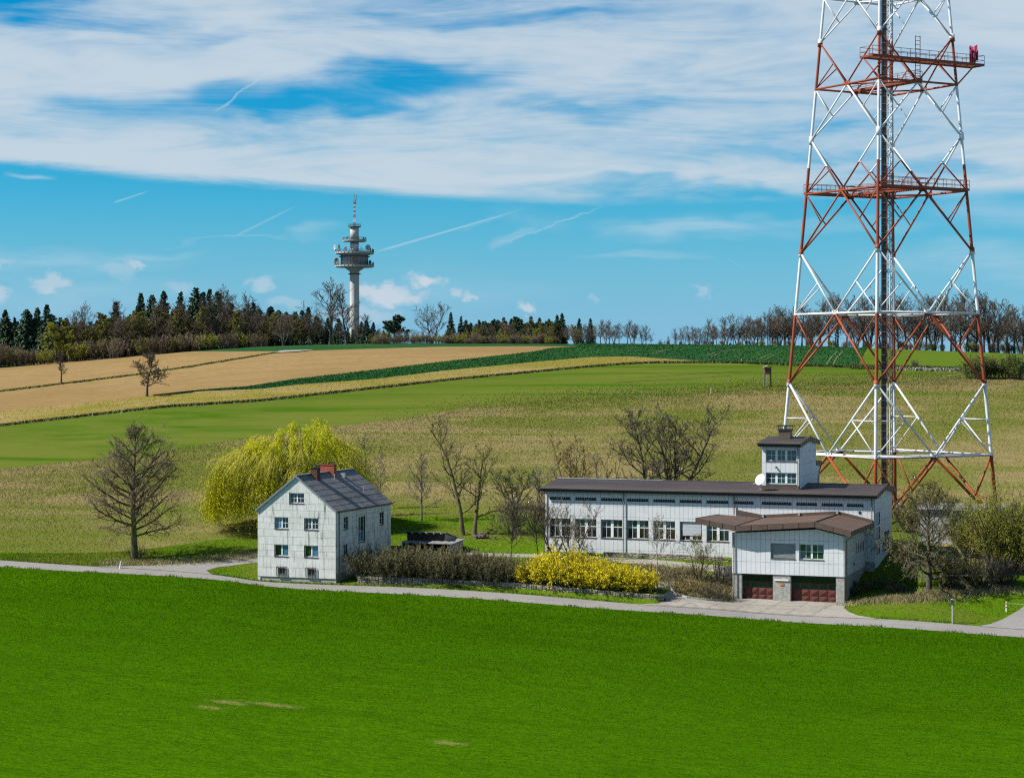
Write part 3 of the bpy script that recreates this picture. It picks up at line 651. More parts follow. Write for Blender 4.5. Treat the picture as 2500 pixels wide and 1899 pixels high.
# ------------------------------------------------------------------ the two-storey house
def make_house():
    h = empty('house', (0, 0, 0), 'white two storey house with steep grey roof and weather stained cladding', 'house')
    x0, x1, y0, y1, ze, za = 1.3, 10.2, 2.5, 16.6, 9.75, 13.2; xm = 5.75; sl = (za-ze)/(xm-x0)
    rows = [2.77, 3.74, 4.83, 5.5, 6.12, 6.93, 7.71, 8.34, 8.95, 9.67, 10.36, 11.47, 12.55, 13.4]
    op = [(4.92, 6.62, 10.42, 11.45), (3.24, 4.82, 7.76, 8.93), (6.63, 8.22, 7.74, 8.92), (3.22, 4.82, 4.92, 6.10), (6.62, 8.21, 4.92, 6.10), (3.66, 4.43, 3.08, 3.72), (7.02, 7.79, 3.08, 3.72)]
    lim = [(-sl, 1, ze-sl*x0), (sl, 1, za+sl*xm)]
    clad(h, fy(y0), x0, x1, rows, 0.99, op, M_HP, M_HC, lim, rng=R, stagger=0.33, budget=150)
    ops = [(4.32, 5.36, 7.69, 8.95), (8.07, 9.75, 6.05, 8.74), (13.5, 14.64, 7.5, 8.82), (4.32, 5.21, 4.87, 6.12)]
    clad(h, fx(x1), y0+0.04, y1, [3.3, 4.83, 5.5, 6.12, 6.93, 7.71, 8.34, 8.95, 9.72], 1.32, ops, M_HP, M_HC, rng=R, stagger=0.5, budget=130)
    mb = MB(); mb.prism([(x0, y0+0.3, 2.2), (x0, y0+0.3, ze), (xm, y0+0.3, za), (x1-0.3, y0+0.3, ze+0.25), (x1-0.3, y0+0.3, 2.2)], (0, y1-y0-0.3, 0)); mb.box(x0+0.001, x0+0.3, y0+0.001, y0+0.3, 2.2, ze); mb.build('wall', M_HP, h)
    mb = MB(); mb.box(x0+0.06, x1-0.02, y0+0.07, y1-0.1, 1.2, 2.80); mb.box(x1-0.31, x1-0.005, y0+0.06, y1-0.05, 1.2, 3.32); mb.build('plinth', M_RC, h)
    F = fy(y0); c4 = [0, .25, .5, .75, 1]; pst = [(0.5, 0.13)]
    for k, o in enumerate(op[:5]):
        gl = [M_GLS, M_GLS, M_GLS, M_GLS] if k in (0, 2) else ([M_GLB, M_GLB, M_GLB, M_GLB, M_GLS, M_GLS, M_GLS, M_GLS] if k == 1 else [M_GLG, M_GLB])
        if k < 3: window(h, F, *o, c4, [0, .5, 1], M_WHT, gl, M_SILL, 0.17, 0.07, pst, 0.035, rng=R)
        else: window(h, F, *o, [0, .5, 1], [0, 1], M_WHT, gl if k == 4 else [M_GLS, M_GLB], M_SILL, 0.17, 0.07, pst, rng=R)
    for o in op[5:]:
        w = window(h, F, *o, [0, .5, 1], [0, 1], M_WHT, M_GLS, M_SILL, 0.15, 0.05, rng=R, sill=False)
        g = MB(); a0, a1, b0, b1 = o[0]-0.16, o[1]+0.22, o[2]-0.16, o[3]+0.10; yy = y0-0.16
        for i in range(-6, 7):
            s = i*0.17
            for sg in (1, -1):
                pts = []
                for t in np.linspace(-1, 1, 41):
                    u = (a0+a1)/2+s+t*0.7; v = (b0+b1)/2+sg*t*0.7
                    if a0 <= u <= a1 and b0 <= v <= b1: pts.append((u, v))
                if len(pts) > 1: g.bar((pts[0][0], yy, pts[0][1]), (pts[-1][0], yy, pts[-1][1]), 0.022)
        for q in (((a0, b0), (a1, b0)), ((a1, b0), (a1, b1)), ((a1, b1), (a0, b1)), ((a0, b1), (a0, b0))): g.bar((q[0][0], yy, q[0][1]), (q[1][0], yy, q[1][1]), 0.04)
        for q in ((a0, b0), (a1, b0), (a0, b1), (a1, b1)): g.bar((q[0], yy, q[1]), (q[0], y0, q[1]), 0.03)
        for i in range(7): u = a0+0.1+i*(a1-a0-0.2)/6; g.bar((u, yy, b1), (u+0.06*(-1)**i, yy-0.02, b1+0.13), 0.022)
        g.build('window_grille', M_BLK, h)
    S = fx(x1)
    for k, o in enumerate(ops):
        if k == 1: window(h, S, *o, [0, .5, 1], [0, .42, 1], M_WHT, [M_GLB, M_GLS], M_SILL, 0.14, 0.07, rng=R)
        else: window(h, S, *o, [0, .5, 1], [0, .5, 1], M_WHT, M_GLS, M_SILL, 0.16, 0.07, rng=R)
    # roof: two slopes of overlapping sheets
    ov = 0.14; dx = xm-x0+ov; ev = ze-sl*ov+0.02; top = za+0.06
    for sg in (-1, 1):
        base = MB(); xe = xm+sg*dx
        base.prism([(xm, y0-0.2, top), (xe, y0-0.2, ev), (xe, y1+0.2, ev), (xm, y1+0.2, top)], (0, 0, -0.12)); rf = base.build('roof', M_HR, h)
        nr = 7; nc = 9; L = y1-y0+0.4
        for r in range(nr):
            for c in range(nc):
                off = (r % 2)*0.5*L/nc
                a = y0-0.2+c*L/nc+off-(L/nc*0.5 if r % 2 else 0); b = a+L/nc-0.02; a, b = max(a, y0-0.2)+0.005, min(b, y1+0.2)
                f0, f1 = r/nr, (r+1.06)/nr
                if f1 > 1: f1 = 1.0
                p = lambda f, y, q: (xm+sg*dx*f, y, top+(ev-top)*f+q)
                s = MB(); s.prism([p(f0, a, 0.006), p(f0, b, 0.006), p(f1, b, 0.028), p(f1, a, 0.028)], (0, 0, 0.016)); s.build('roof_sheet', M_HR, rf)
        t = MB(); t.prism([(xm, y0-0.22, top+0.05), (xe+sg*0.03, y0-0.22, ev+0.04), (xe+sg*0.03, y0-0.22, ev-0.16), (xm, y0-0.22, top-0.16)], (0, 0.06, 0)); t.build('barge_board', M_TRM, h)
        g = MB(); g.tube([(xe+sg*0.07, y0-0.2, ev-0.04), (xe+sg*0.07, y1+0.2, ev-0.06)], 0.075, 8); g.build('gutter', M_BRD, h)
    g = MB(); g.bar((xm, y0-0.2, top+0.05), (xm, y1+0.2, top+0.05), 0.34, 0.06); g.build('ridge_cap', M_TRM, h)
    g = MB(); g.tube([(x1+0.2, 3.0, ev-0.06), (x1+0.12, 3.1, ev-0.3), (x1+0.12, 3.1, 2.3)], 0.05, 8); g.build('downpipe', M_PIPE, h)
    for (cx, cy, wx, wy, zt_, m, lab) in ((6.25, 6.0, 0.72, 0.75, 13.85, M_DRED, 'dark brown brick chimney'), (5.6, 10.4, 1.75, 0.62, 13.98, M_RED, 'wide orange red brick chimney')):
        c = MB(); c.box(cx-wx/2, cx+wx/2, cy-wy/2, cy+wy/2, 12.0, zt_); ch = c.build('chimney', m, h); ch['label'] = lab
        k = MB(); k.box(cx-wx/2-0.06, cx+wx/2+0.06, cy-wy/2-0.06, cy+wy/2+0.06, zt_, zt_+0.08); k.build('chimney_collar', M_BLK if m is M_DRED else M_RED, ch)
        k = MB(); k.box(cx-wx/2-0.1, cx+wx/2+0.1, cy-wy/2-0.08, cy+wy/2+0.08, zt_+0.36, zt_+0.40)
        for sx in (-1, 1):
            for sy in (-1, 1): k.bar((cx+sx*wx*0.4, cy+sy*wy*0.4, zt_+0.06), (cx+sx*wx*0.4, cy+sy*wy*0.4, zt_+0.37), 0.04)
        k.build('chimney_cap', M_BLK, ch)
    rz = lambda x: top-(x-xm)*(top-ev)/dx
    for (x, y, hh) in ((6.9, 9.3, 0.75), (8.7, 12.8, 0.75)):
        v = MB(); v.tube([(x, y, rz(x)-0.1), (x, y, rz(x)+hh)], 0.05, 8); v.build('vent_pipe', M_GAL, h)
    v = MB(); v.box(6.2, 6.75, 12.2, 12.6, rz(6.2)-0.3, rz(6.2)+0.12); v.build('roof_hatch', M_GAL, h)
    g = MB(); g.bar((10.1, y0-0.18, rz(9.2)), (10.1, y1, rz(9.2)), 0.001)
    n = MB()
    for i in range(42):
        y = y0+i*0.335; n.box(9.05, 9.09, y, y+0.05, rz(9.05)+0.02, rz(9.05)+0.11)
    n.build('snow_guard', M_BRD, h)
    return h
make_house()

# ------------------------------------------------------------------ the long hall with its stair tower
def fascia(parent, pts, hgt, seg, m, off=(0, 0, 0), name='fascia_panel', d=0.04):
    """row of metal fascia panels along a polyline; each panel its own mesh with a folded seam"""
    for a, b in zip(pts[:-1], pts[1:]):
        a, b = Vector(a), Vector(b); L = (b-a).length; k = max(1, round(L/seg)); t = (b-a)/L
        nrm = Vector((t.y, -t.x, 0)).normalized()*d
        for i in range(k):
            p, q = a+t*(L*i/k+0.02), a+t*(L*(i+1)/k-0.02)
            mb = MB(); mb.prism([p, q, q-Vector((0, 0, hgt)), p-Vector((0, 0, hgt))], nrm)
            e = q+t*0.012; mb.prism([e-t*0.02, e+t*0.015, e+t*0.015-Vector((0, 0, hgt)), e-t*0.02-Vector((0, 0, hgt))], nrm*1.9)
            mb.build(name, m, parent)
def corrugated(name, x0, x1, prof, m, parent, pitch=0.30, amp=0.028, th=0.05):
    xs = np.arange(x0, x1+0.001, pitch/4); zo = amp*np.array([0, 1, 1, 0])[np.arange(len(xs)) % 4]
    n = len(prof); V = []; 
    for (y, z) in prof: V.append(np.stack([xs, np.full_like(xs, y), z+zo], -1))
    for (y, z) in prof: V.append(np.stack([xs, np.full_like(xs, y), np.full_like(xs, z-th)], -1))
    V = np.array(V); w = len(xs); F = []
    for i in range(n-1):
        for base, flip in ((0, 0), (n, 1)):
            a = np.arange(w-1)+(base+i)*w; q = np.stack([a, a+1, a+1+w, a+w], 1); F.append(q[:, ::-1] if flip else q)
    for i in (0, n-1):
        a = np.arange(w-1)+i*w; b = a+n*w; F.append(np.stack([a, b, b+1, a+1], 1))
    for k in (0, w-1):
        F.append(np.array([[i*w+k, (i+1)*w+k, (n+i+1)*w+k, (n+i)*w+k] for i in range(n-1)]))
    return np_obj(name, V.reshape(-1, 3), F, [m], parent)
def vent(parent, T, u0, u1, v0, v1, n):
    mb = MB(); wbox(mb, T, u0, u1, v0, v1, -0.12, -0.10); v = mb.build('vent_strip', M_BLK, parent)
    mb = MB(); wbox(mb, T, u0-0.03, u1+0.03, v0-0.06, v0, -0.1, 0.07); mb.build('sill', M_BRD, v)
    mb = MB()
    for i in range(n): u = u0+(i+0.7)*(u1-u0)/n; wbox(mb, T, u-0.02, u+0.02, v0+0.06, v1-0.02, -0.1, -0.06)
    mb.build('fin', M_GAL, v)
def make_hall():
    h = empty('transmitter_hall', (0, 0, 0), 'long low white hall with dark brown corrugated roof and a stair tower', 'building')
    x0, x1, y0, y1 = 26.4, 62.05, 21.1, 31.4
    rows = [4.5, 4.92, 6.06, 7.28, 8.45, 9.63, 10.85, 11.25]
    vs = [(26.98+2.905*i, 29.35+2.905*i, 10.19, 10.44) for i in range(7)]+[(47.32, 49.44, 10.19, 10.44), (50.34, 53.47, 10.19, 10.44), (53.98, 56.15, 10.19, 10.44), (56.63, 58.81, 10.19, 10.44), (59.25, 60.94, 10.19, 10.44)]
    ws = [(26.95+2.91*i, 29.33+2.91*i, 6.17, 8.14) for i in range(7)]
    F = fy(y0)
    clad(h, F, x0, x1, rows, 0.485, vs+ws, M_BP, M_HC, rng=R, budget=225)
    for i, o in enumerate(vs): vent(h, F, *o, 9 if o[1]-o[0] < 2.6 else 12)
    for i, o in enumerate(ws):
        gl = [M_GLG, M_GLS, M_GLG, M_GLS]
        w = window(h, F, *o, [0, .22, .5, .78, 1], [0, .6, 1], M_WHT, [M_GLS, M_GLG], M_SILL, 0.2, 0.06, [(0.5, 0.30)], 0.04, splits=0.09, rng=R)
        if i == 5:
            b = MB(); 
            for k in range(16): v = 8.02-k*0.085; wbox(b, F, o[0]+0.28, o[1]-0.12, v-0.07, v, -0.12, -0.10)
            b.build('blind', M_BLND, w)
    # right hand end wall
    E = fx(x1); vents = [(21.62, 24.1, 8.23, 9.47), (21.62, 24.1, 6.71, 7.97), (21.62, 24.1, 5.2, 6.47)]; we = [(25.6, 29.6, 5.3, 7.17)]
    lim = [(-0.135, 1, 11.25-0.135*21.1), (0.135, 1, 11.25+0.135*31.4)]
    clad(h, E, y0+0.04, y1, [3.85, 5.0, 6.1, 7.3, 8.55, 9.75, 10.9, 12.2], 0.8, vents+we, M_BP, M_HC, lim, rng=R, budget=70)
    for o in vents:
        mb = MB(); wbox(mb, E, o[0], o[1], o[2], o[3], -0.15, -0.12); v = mb.build('louvre', M_BRD, h)
        for i in range(5): mb = MB(); u = o[0]+(i+0.5)*(o[1]-o[0])/5; wbox(mb, E, u-0.09, u+0.09, o[2]+0.04, o[3]-0.04, -0.11, -0.02); mb.build('slat', M_BP, v)
    window(h, E, *we[0], [0, .33, .67, 1], [0, .5, 1], M_WHT, M_GLB, M_SILL, 0.15, 0.08, rng=R)
    mb = MB(); mb.box(x0+0.001, x1-0.3, y0+0.35, y1-0.001, 3.6, 11.1); mb.box(x0, x0+0.3, y0+0.001, y0+0.4, 4.5, 11.1); mb.build('rear_wall', M_BP, h)
    mb = MB(); mb.box(x0+0.05, x1-0.06, y0+0.08, y1-0.1, 1.5, 4.52); mb.build('plinth', M_RC, h)
    mb = MB(); wbox(mb, F, 60.44, 60.66, 9.43, 9.69, 0.03, 0.1); mb.build('vent_box', M_BRD, h)
    # roof
    rf = corrugated('roof', 26.05, 62.45, [(20.42, 11.42), (26.3, 12.12), (32.1, 11.45)], M_BRR, h)
    mb = MB(); mb.bar((26.05, 26.3, 12.17), (38.2, 26.3, 12.17), 0.3, 0.05); mb.build('ridge_cap', M_GAL, rf)
    mb = MB(); mb.bar((38.2, 26.3, 12.16), (62.45, 26.3, 12.16), 0.3, 0.05); mb.build('ridge_cap', M_BRN, rf)
    mb = MB(); mb.box(26.1, 62.4, 20.56, 21.1, 11.16, 11.22); mb.build('soffit', M_BRD, h)
    fascia(h, [(26.05, 20.5, 11.39), (62.4, 20.5, 11.39)], 0.36, 3.0, M_BRD)
    g = MB(); g.tube([(26.0, 20.37, 11.36), (62.45, 20.37, 11.34)], 0.085, 8); g.build('gutter', M_BRD, h)
    fascia(h, [(62.42, 20.42, 11.50), (62.42, 26.3, 12.2), (62.42, 32.1, 11.52)], 0.5, 0.95, M_BRN)
    for x in (26.45, 35.35, 47.4, 61.82):
        g = MB(); zb = 4.4 if x < 47 else (9.0 if x < 60 else 8.6); g.tube([(x-0.05, 20.4, 11.3), (x, 20.75, 10.95), (x, 20.92, 10.75), (x, 20.92, zb)], 0.055, 8); g.build('downpipe', M_PIPE, h)
    # stair tower
    tw = MB(); tx0, tx1, ty0, ty1 = 50.0, 54.0, 22.5, 30.75
    tw.box(tx0+0.001, tx1-0.3, ty0+0.3, ty1-0.001, 11.0, 16.0); tw.box(tx0, tx0+0.28, ty0+0.001, ty0+0.3, 11.6, 16.0); t = tw.build('stair_tower', M_BP, h)
    F = fy(ty0); w2 = [(50.42, 53.66, 14.62, 15.8), (50.42, 53.66, 12.22, 13.4)]
    clad(t, F, tx0, tx1, [12.05, 13.3, 14.4, 15.54, 16.15], 0.5, w2, M_BP, M_HC, rng=R)
    lt = [(-0.13, 1, 16.2-0.13*22.5), (0.13, 1, 16.2+0.13*30.75)]
    clad(t, fx(tx1), ty0+0.04, ty1, [11.6, 13.0, 14.3, 15.5, 16.8], 1.03, [], M_BP, M_HC, lt, rng=R)
    for o in w2: window(t, F, *o, [0, 1/6, 1/3, .5, 2/3, 5/6, 1], [0, .5, 1], M_WHT, M_GLG, M_SILL, 0.16, 0.07, [(1/3, 0.24), (2/3, 0.24)], 0.035, rng=R)
    mb = MB(); mb.box(tx0, tx1+0.02, ty0-0.03, ty0+0.2, 11.5, 12.05); mb.build('skirt', M_BRN, t)
    tr = corrugated('tower_roof', 49.68, 54.22, [(21.9, 16.50), (26.7, 17.05), (31.7, 16.45)], M_BRR, t, 0.26)
    fascia(t, [(49.66, 21.93, 16.47), (54.2, 21.93, 16.47)], 0.34, 4.6, M_BRD)
    fascia(t, [(54.24, 21.9, 16.56), (54.24, 26.7, 17.12), (54.24, 31.7, 16.52)], 0.5, 0.95, M_BRN)
    mb = MB(); mb.box(49.7, 54.2, 21.95, 22.5, 16.12, 16.17); mb.build('soffit', M_BRD, t)
    g = MB(); g.tube([(49.6, 21.8, 16.45), (54.25, 21.8, 16.43)], 0.075, 8); g.build('gutter', M_BRD, t)
    g = MB(); g.tube([(53.75, 21.85, 16.35), (53.85, 22.25, 16.0), (53.85, 22.36, 15.8), (53.85, 22.36, 11.75)], 0.05, 8); g.build('downpipe', M_PIPE, t)
    mb = MB(); mb.box(51.2, 52.45, 25.0, 26.1, 16.6, 17.85); c = mb.build('chimney', M_BRN, t)
    mb = MB(); mb.box(51.12, 52.53, 24.92, 26.18, 17.70, 17.88); mb.build('chimney_collar', M_BLK, c)
    mb = MB(); mb.box(51.0, 52.65, 24.8, 26.3, 18.18, 18.28)
    for a in (51.2, 52.45):
        for b in (25.05, 26.05): mb.bar((a, b, 17.85), (a, b, 18.2), 0.04)
    mb.build('chimney_cap', M_BLK, c)
    mb = MB(); mb.tube([(51.85, 25.5, 17.8), (51.85, 25.5, 18.15)], 0.16, 10); mb.build('flue', M_GAL, c)
    mb = MB(); mb.box(51.2, 53.99, 30.8, 33.0, 11.0, 14.1); mb.build('lean_to', M_BP, t)
    fascia(t, [(54.05, 30.85, 14.35), (54.05, 33.4, 14.2)], 0.5, 1.3, M_BRN); mb = MB(); mb.prism([(51.0, 30.8, 14.38), (54.02, 30.8, 14.38), (54.02, 33.4, 14.22), (51.0, 33.4, 14.22)], (0, 0, -0.08)); mb.build('lean_to_roof', M_BRR, t)
    g = MB(); g.tube([(54.1, 33.3, 13.9), (54.1, 32.0, 12.9), (54.1, 31.6, 12.4), (54.1, 31.6, 11.6)], 0.05, 8); g.build('downpipe', M_PIPE, t)
    g = MB(); g.tube([(51.55, 22.47, 14.0), (51.55, 22.3, 14.0)], 0.06, 8); g.tube([(51.55, 22.33, 14.0), (51.55, 22.3, 13.88)], 0.09, 8); g.build('wall_lamp', M_BLK, t)
    return h
make_hall()

# ------------------------------------------------------------------ garage annex in front of the hall
def make_annex():
    h = empty('garage_annex', (0, 0, 0), 'white garage annex with two red doors and a folded brown roof', 'building')
    x0, x1, y0, y1 = 49.8, 61.05, 10.4, 21.0
    op = [(53.73, 56.21, 5.6, 7.1), (56.56, 59.02, 5.6, 7.12)]
    lim = [(-0.0715, 1, 8.02-0.0715*50.4), (0.23, 1, 8.60+0.23*58.3)]
    F = fy(y0)
    clad(h, F, x0, x1, [4.0, 5.21, 6.32, 7.44, 8.7], 0.485, op, M_BP, M_HC, lim, rng=R)
    for i, o in enumerate(op):
        w = window(h, F, *o, [0, .25, .5, .75, 1] if i else [0, .5, 1], [0, .5, 1] if i else [0, 1], M_WHT if i else M_GAL, M_GLG, M_SILL, 0.16, 0.08, [(0.5, 0.2)] if i else [(0.5, 0.05)], 0.04, rng=R)
        if i == 0:
            b = MB()
            for k in range(17): v = 7.0-k*0.08; wbox(b, F, o[0]+0.12, o[1]-0.06, v-0.066, v, -0.12, -0.10)
            b.build('blind', mat('glass_dimmed_blind', (0.26, 0.28, 0.28), 0.5, (0.18, 0.20, 0.20), 5.0, 2, stretch=(0.3, 0.3, 3)), w)  # darker blind copy: its dimming behind glass is put into the colour
    S = fx(x1); sl = [(16.4+0.95*i, 16.75+0.95*i, 5.75, 6.75) for i in range(5)]
    clad(h, S, y0+0.04, y1, [4.0, 5.21, 6.32, 7.44, 8.1], 0.88, sl, M_BP, M_HC, rng=R)
    for o in sl:
        mb = MB(); wbox(mb, S, *o, -0.12, -0.1); mb.build('slit_window', M_GLS, h)
    mb = MB(); wbox(mb, S, 14.85, 15.1, 4.75, 5.0, 0.0, 0.12); mb.build('vent_box', M_BLK, h)
    mb = MB(); mb.box(x0+0.001, x1-0.3, y0+0.9, y1, 1.0, 8.0); mb.box(x0, x0+0.3, y0+0.001, y0+0.95, 3.98, 8.0); mb.build('side_wall', M_BP, h)
    mb = MB(); mb.box(x0-0.25, x0-0.001, y0+2, y1-0.2, 1.0, 3.97); mb.build('side_plinth', M_RC, h)
    # garage level: rough concrete piers and lintel
    for (a, b) in ((x0+0.04, 50.75), (53.92, 55.67), (60.19, x1-0.03)):
        mb = MB(); mb.box(a, b, y0+0.06, y0+0.95, 0.9, 3.985); mb.build('pier', M_RC, h)
    mb = MB(); mb.box(x1-0.55, x1-0.02, y0+0.96, y1, 0.9, 3.985); mb.build('side_plinth', M_RC, h)
    mb = MB(); mb.box(50.76, 53.91, y0+0.1, y0+0.88, 3.86, 3.98); mb.box(55.68, 60.18, y0+0.1, y0+0.88, 3.86, 3.98); mb.build('lintel', M_BRD, h)
    for (a, b, n) in ((50.75, 53.92, 4), (55.67, 60.19, 5)):
        yd = y0+0.62; mb = MB(); mb.box(a+0.01, b-0.01, yd+0.02, yd+0.08, 1.1, 3.86); d = mb.build('garage_door', M_GDR, h)
        W = (b-a)/n
        for i in range(n):
            for (z0, z1) in ((1.30, 1.93), (1.95, 2.58)):
                u0, u1 = a+i*W+0.03, a+(i+1)*W-0.03; c = ((u0+u1)/2, yd-0.10, (z0+z1)/2)
                mb = MB(); mb.add([(u0, yd, z0), (u1, yd, z0), (u1, yd, z1), (u0, yd, z1), c], [(0, 1, 4), (1, 2, 4), (2, 3, 4), (3, 0, 4)]); mb.build('door_panel', M_GDR, d)
            u0, u1 = a+i*W+0.1, a+(i+1)*W-0.1
            mb = MB(); mb.box(u0, u1, yd-0.01, yd+0.015, 2.66, 3.12); mb.build('pane', M_GLG, d)
        mb = MB(); mb.box(a+0.02, b-0.02, yd-0.015, yd+0.015, 3.22, 3.85); mb.build('transom', M_GLS, d)
        mb = MB(); mb.box(a, b, y0+0.02, yd+0.1, 1.1, g1((a+b)/2, y0)+0.07); mb.build('threshold', M_CONC, h)
    mb = MB(); mb.box(54.1, 55.5, y0-0.05, y0+0.08, 3.42, 3.55); mb.build('lamp_bar', M_WHT, h)
    mb = MB(); mb.box(54.62, 55.0, y0-0.0, y0+0.08, 2.95, 3.2); mb.build('sign_plate', mat('orange_sign', (0.45, 0.17, 0.04), 0.5), h)
    # folded roof
    A, D, G, E_ = (46.4, 9.41), (50.4, 8.75), (58.3, 9.34), (61.9, 8.53); yf, yb = 9.4, 20.95; m = []
    def slab(p, q, ya, yb_, yb2=None):
        mb = MB(); yb2 = yb_ if yb2 is None else yb2
        mb.prism([(p[0], ya, p[1]), (q[0], ya, q[1]), (q[0], yb2, q[1]), (p[0], yb_, p[1]-(0.25 if p is A else 0))], (0, 0, -0.10)); return mb.build('roof', M_CAN, h)
    slab(A, D, yf, 18.8, yb); slab(D, G, yf, yb); slab(G, E_, yf, yb)
    fascia(h, [(A[0], yf-0.02, A[1]+0.06), (D[0], yf-0.02, D[1]+0.06), (G[0], yf-0.02, G[1]+0.06), (E_[0], yf-0.02, E_[1]+0.06)], 0.56, 1.55, M_BRN)
    fascia(h, [(E_[0]+0.02, yf, E_[1]+0.06), (E_[0]+0.02, yb, E_[1]+0.06)], 0.5, 1.5, M_BRN)
    fascia(h, [(A[0]-0.02, 18.8, A[1]-0.2), (A[0]-0.02, yf, A[1]+0.06)], 0.5, 1.5, M_BRN)
    for p, q in ((A, D), (D, G), (G, E_)):
        mb = MB(); mb.prism([(p[0]+0.05, yf+0.03, p[1]-0.36), (q[0]-0.02, yf+0.03, q[1]-0.36), (q[0]-0.02, (18.6 if p is A else yb), q[1]-0.36), (p[0]+0.05, (18.6 if p is A else yb), p[1]-0.36-(0.2 if p is A else 0))], (0, 0, -0.04)); mb.build('soffit', M_BRD, h)
        mb = MB(); mb.prism([(p[0]+(1.2 if p is A else 0), 20.9, p[1]+(0.32 if p is not A else 0.15)), (q[0], 20.9, q[1]+0.32), (q[0], 20.9, q[1]-0.05), (p[0]+(1.2 if p is A else 0), 20.9, p[1]-0.3)], (0, 0.12, 0)); mb.build('upstand', M_BRN, h)
    for q, w in ((D, 0.16), (G, 0.12)):
        mb = MB(); mb.bar((q[0], yf, q[1]+0.035), (q[0], yb, q[1]+0.035), w, 0.05); mb.build('roof_seam', M_BRD, h)
    for x, z in ((50.5, 8.95), (54.3, 9.25), (58.3, 9.55)):
        mb = MB(); mb.box(x-0.1, x+0.1, 20.72, 20.9, z-0.15, z+0.18); mb.build('flashing', M_GAL, h)
    g = MB(); g.tube([(50.1, 9.5, 8.1), (50.05, 10.0, 7.95), (50.02, 10.25, 7.75), (50.02, 10.25, 1.35)], 0.055, 8); g.build('downpipe', M_PIPE, h)
    g = MB(); g.tube([(61.95, 9.7, 8.0), (61.4, 10.6, 7.75), (61.2, 10.75, 7.55), (61.2, 10.75, 1.5)], 0.055, 8); g.build('downpipe', M_PIPE, h)
    return h
make_annex()

# concrete cheek wall beside the annex
mb = MB(); mb.prism([(46.3, 15.0, 1.6), (49.6, 15.0, 1.6), (49.6, 15.0, 4.3), (48.0, 15.0, 4.3), (46.3, 15.0, 3.0)], (0, 0.3, 0)); o = mb.build('cheek_wall', M_RC)
tag(o, 'pale sloping concrete cheek wall left of the garage annex', 'wall')
# satellite dish on the hall roof
d = empty('satellite_dish', (50.1, 21.6, 11.6), 'white satellite dish on the hall roof before the stair tower', 'satellite dish')
prof = [(0.0, 0.0), (0.25, 0.03), (0.45, 0.09), (0.62, 0.18), (0.63, 0.16), (0.45, 0.07), (0.25, 0.01), (0.0, -0.02)]
mb = MB(); mb.lathe(prof, n=24); q = mb.build('reflector', mat('dish_white', (0.62, 0.62, 0.60), 0.5, (0.5, 0.5, 0.48), 4.0), d, True); q.location = (0.02, -0.1, 1.05); q.rotation_euler = (math.radians(66), 0, math.radians(-28))
mb = MB(); mb.tube([(0, 0, -0.05), (0, 0.05, 0.6), (0.02, -0.02, 1.0)], 0.035, 8); mb.bar((-0.45, -0.1, -0.06), (0.2, 0.05, -0.02), 0.05); mb.bar((-0.3, 0.3, 0.02), (0.02, 0.03, 0.4), 0.03); mb.build('stand', M_GAL, d)
mb = MB(); mb.bar((-0.1, -0.2, 0.5), (-0.55, -0.75, 0.72), 0.03); mb.box(-0.63, -0.5, -0.83, -0.7, 0.66, 0.8); mb.build('receiver_arm', M_GAL, d)
# ------------------------------------------------------------------ lattice mast
def mast_paint():
    m = bpy.data.materials.new('mast_paint'); m.use_nodes = True; T = NT(m.node_tree); b = T.n['Principled BSDF']
    pos = T.new('ShaderNodeNewGeometry').outputs['Position']; s = T.new('ShaderNodeSeparateXYZ'); T.put(s.inputs[0], pos); z = s.outputs[2]
    red = None
    for (a, c) in ((-5, 14.05), (22.45, 30.55), (37.85, 48.1), (57.3, 63.0), (73.5, 79)):
        q = T.math('MULTIPLY', T.math('GREATER_THAN', z, a), T.math('LESS_THAN', z, c)); red = q if red is None else T.math('ADD', red, q)
    n = T.noise(pos, 0.5, 5, 0.65)
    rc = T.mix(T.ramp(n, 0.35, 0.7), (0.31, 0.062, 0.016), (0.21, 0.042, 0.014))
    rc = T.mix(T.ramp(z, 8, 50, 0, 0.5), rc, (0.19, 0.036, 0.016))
    wc = T.mix(T.ramp(n, 0.45, 0.75), (0.60, 0.605, 0.60), (0.44, 0.445, 0.43))
    n2 = T.noise(pos, 2.2, 4, 0.7); wc = T.mix(T.ramp(n2, 0.64, 0.74, 0, 0.6), wc, (0.30, 0.20, 0.13))
    T.put(b.inputs['Base Color'], T.mix(red, wc, rc)); b.inputs['Roughness'].default_value = 0.55; b.inputs['Specular IOR Level'].default_value = 0.3
    return m
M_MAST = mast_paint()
M_CABLE = mat('cable_black', (0.022, 0.022, 0.026), 0.5, spec=0.5)
M_DKRED = mat('mast_red_steel', (0.16, 0.035, 0.02), 0.6, (0.22, 0.05, 0.022), 0.9)
MC = Vector((57.3, 55.2, 0)); _ma = math.radians(-4.6)
def corner(k, z, f=1.0):
    """k: 0 front, 1 right, 2 back, 3 left"""
    hd = 10.68-(z-30.65)*0.0915
    dv = [Vector((0, -1, 0)), Vector((1, 0, 0)), Vector((0, 1, 0)), Vector((-1, 0, 0))][k % 4]; c, s = math.cos(-_ma), math.sin(-_ma)
    dv = Vector((c*dv.x-s*dv.y, s*dv.x+c*dv.y, 0))
    return Vector((MC.x, MC.y, z))+dv*hd*f
def fmid(k, z): return (corner(k, z)+corner(k+1, z))/2
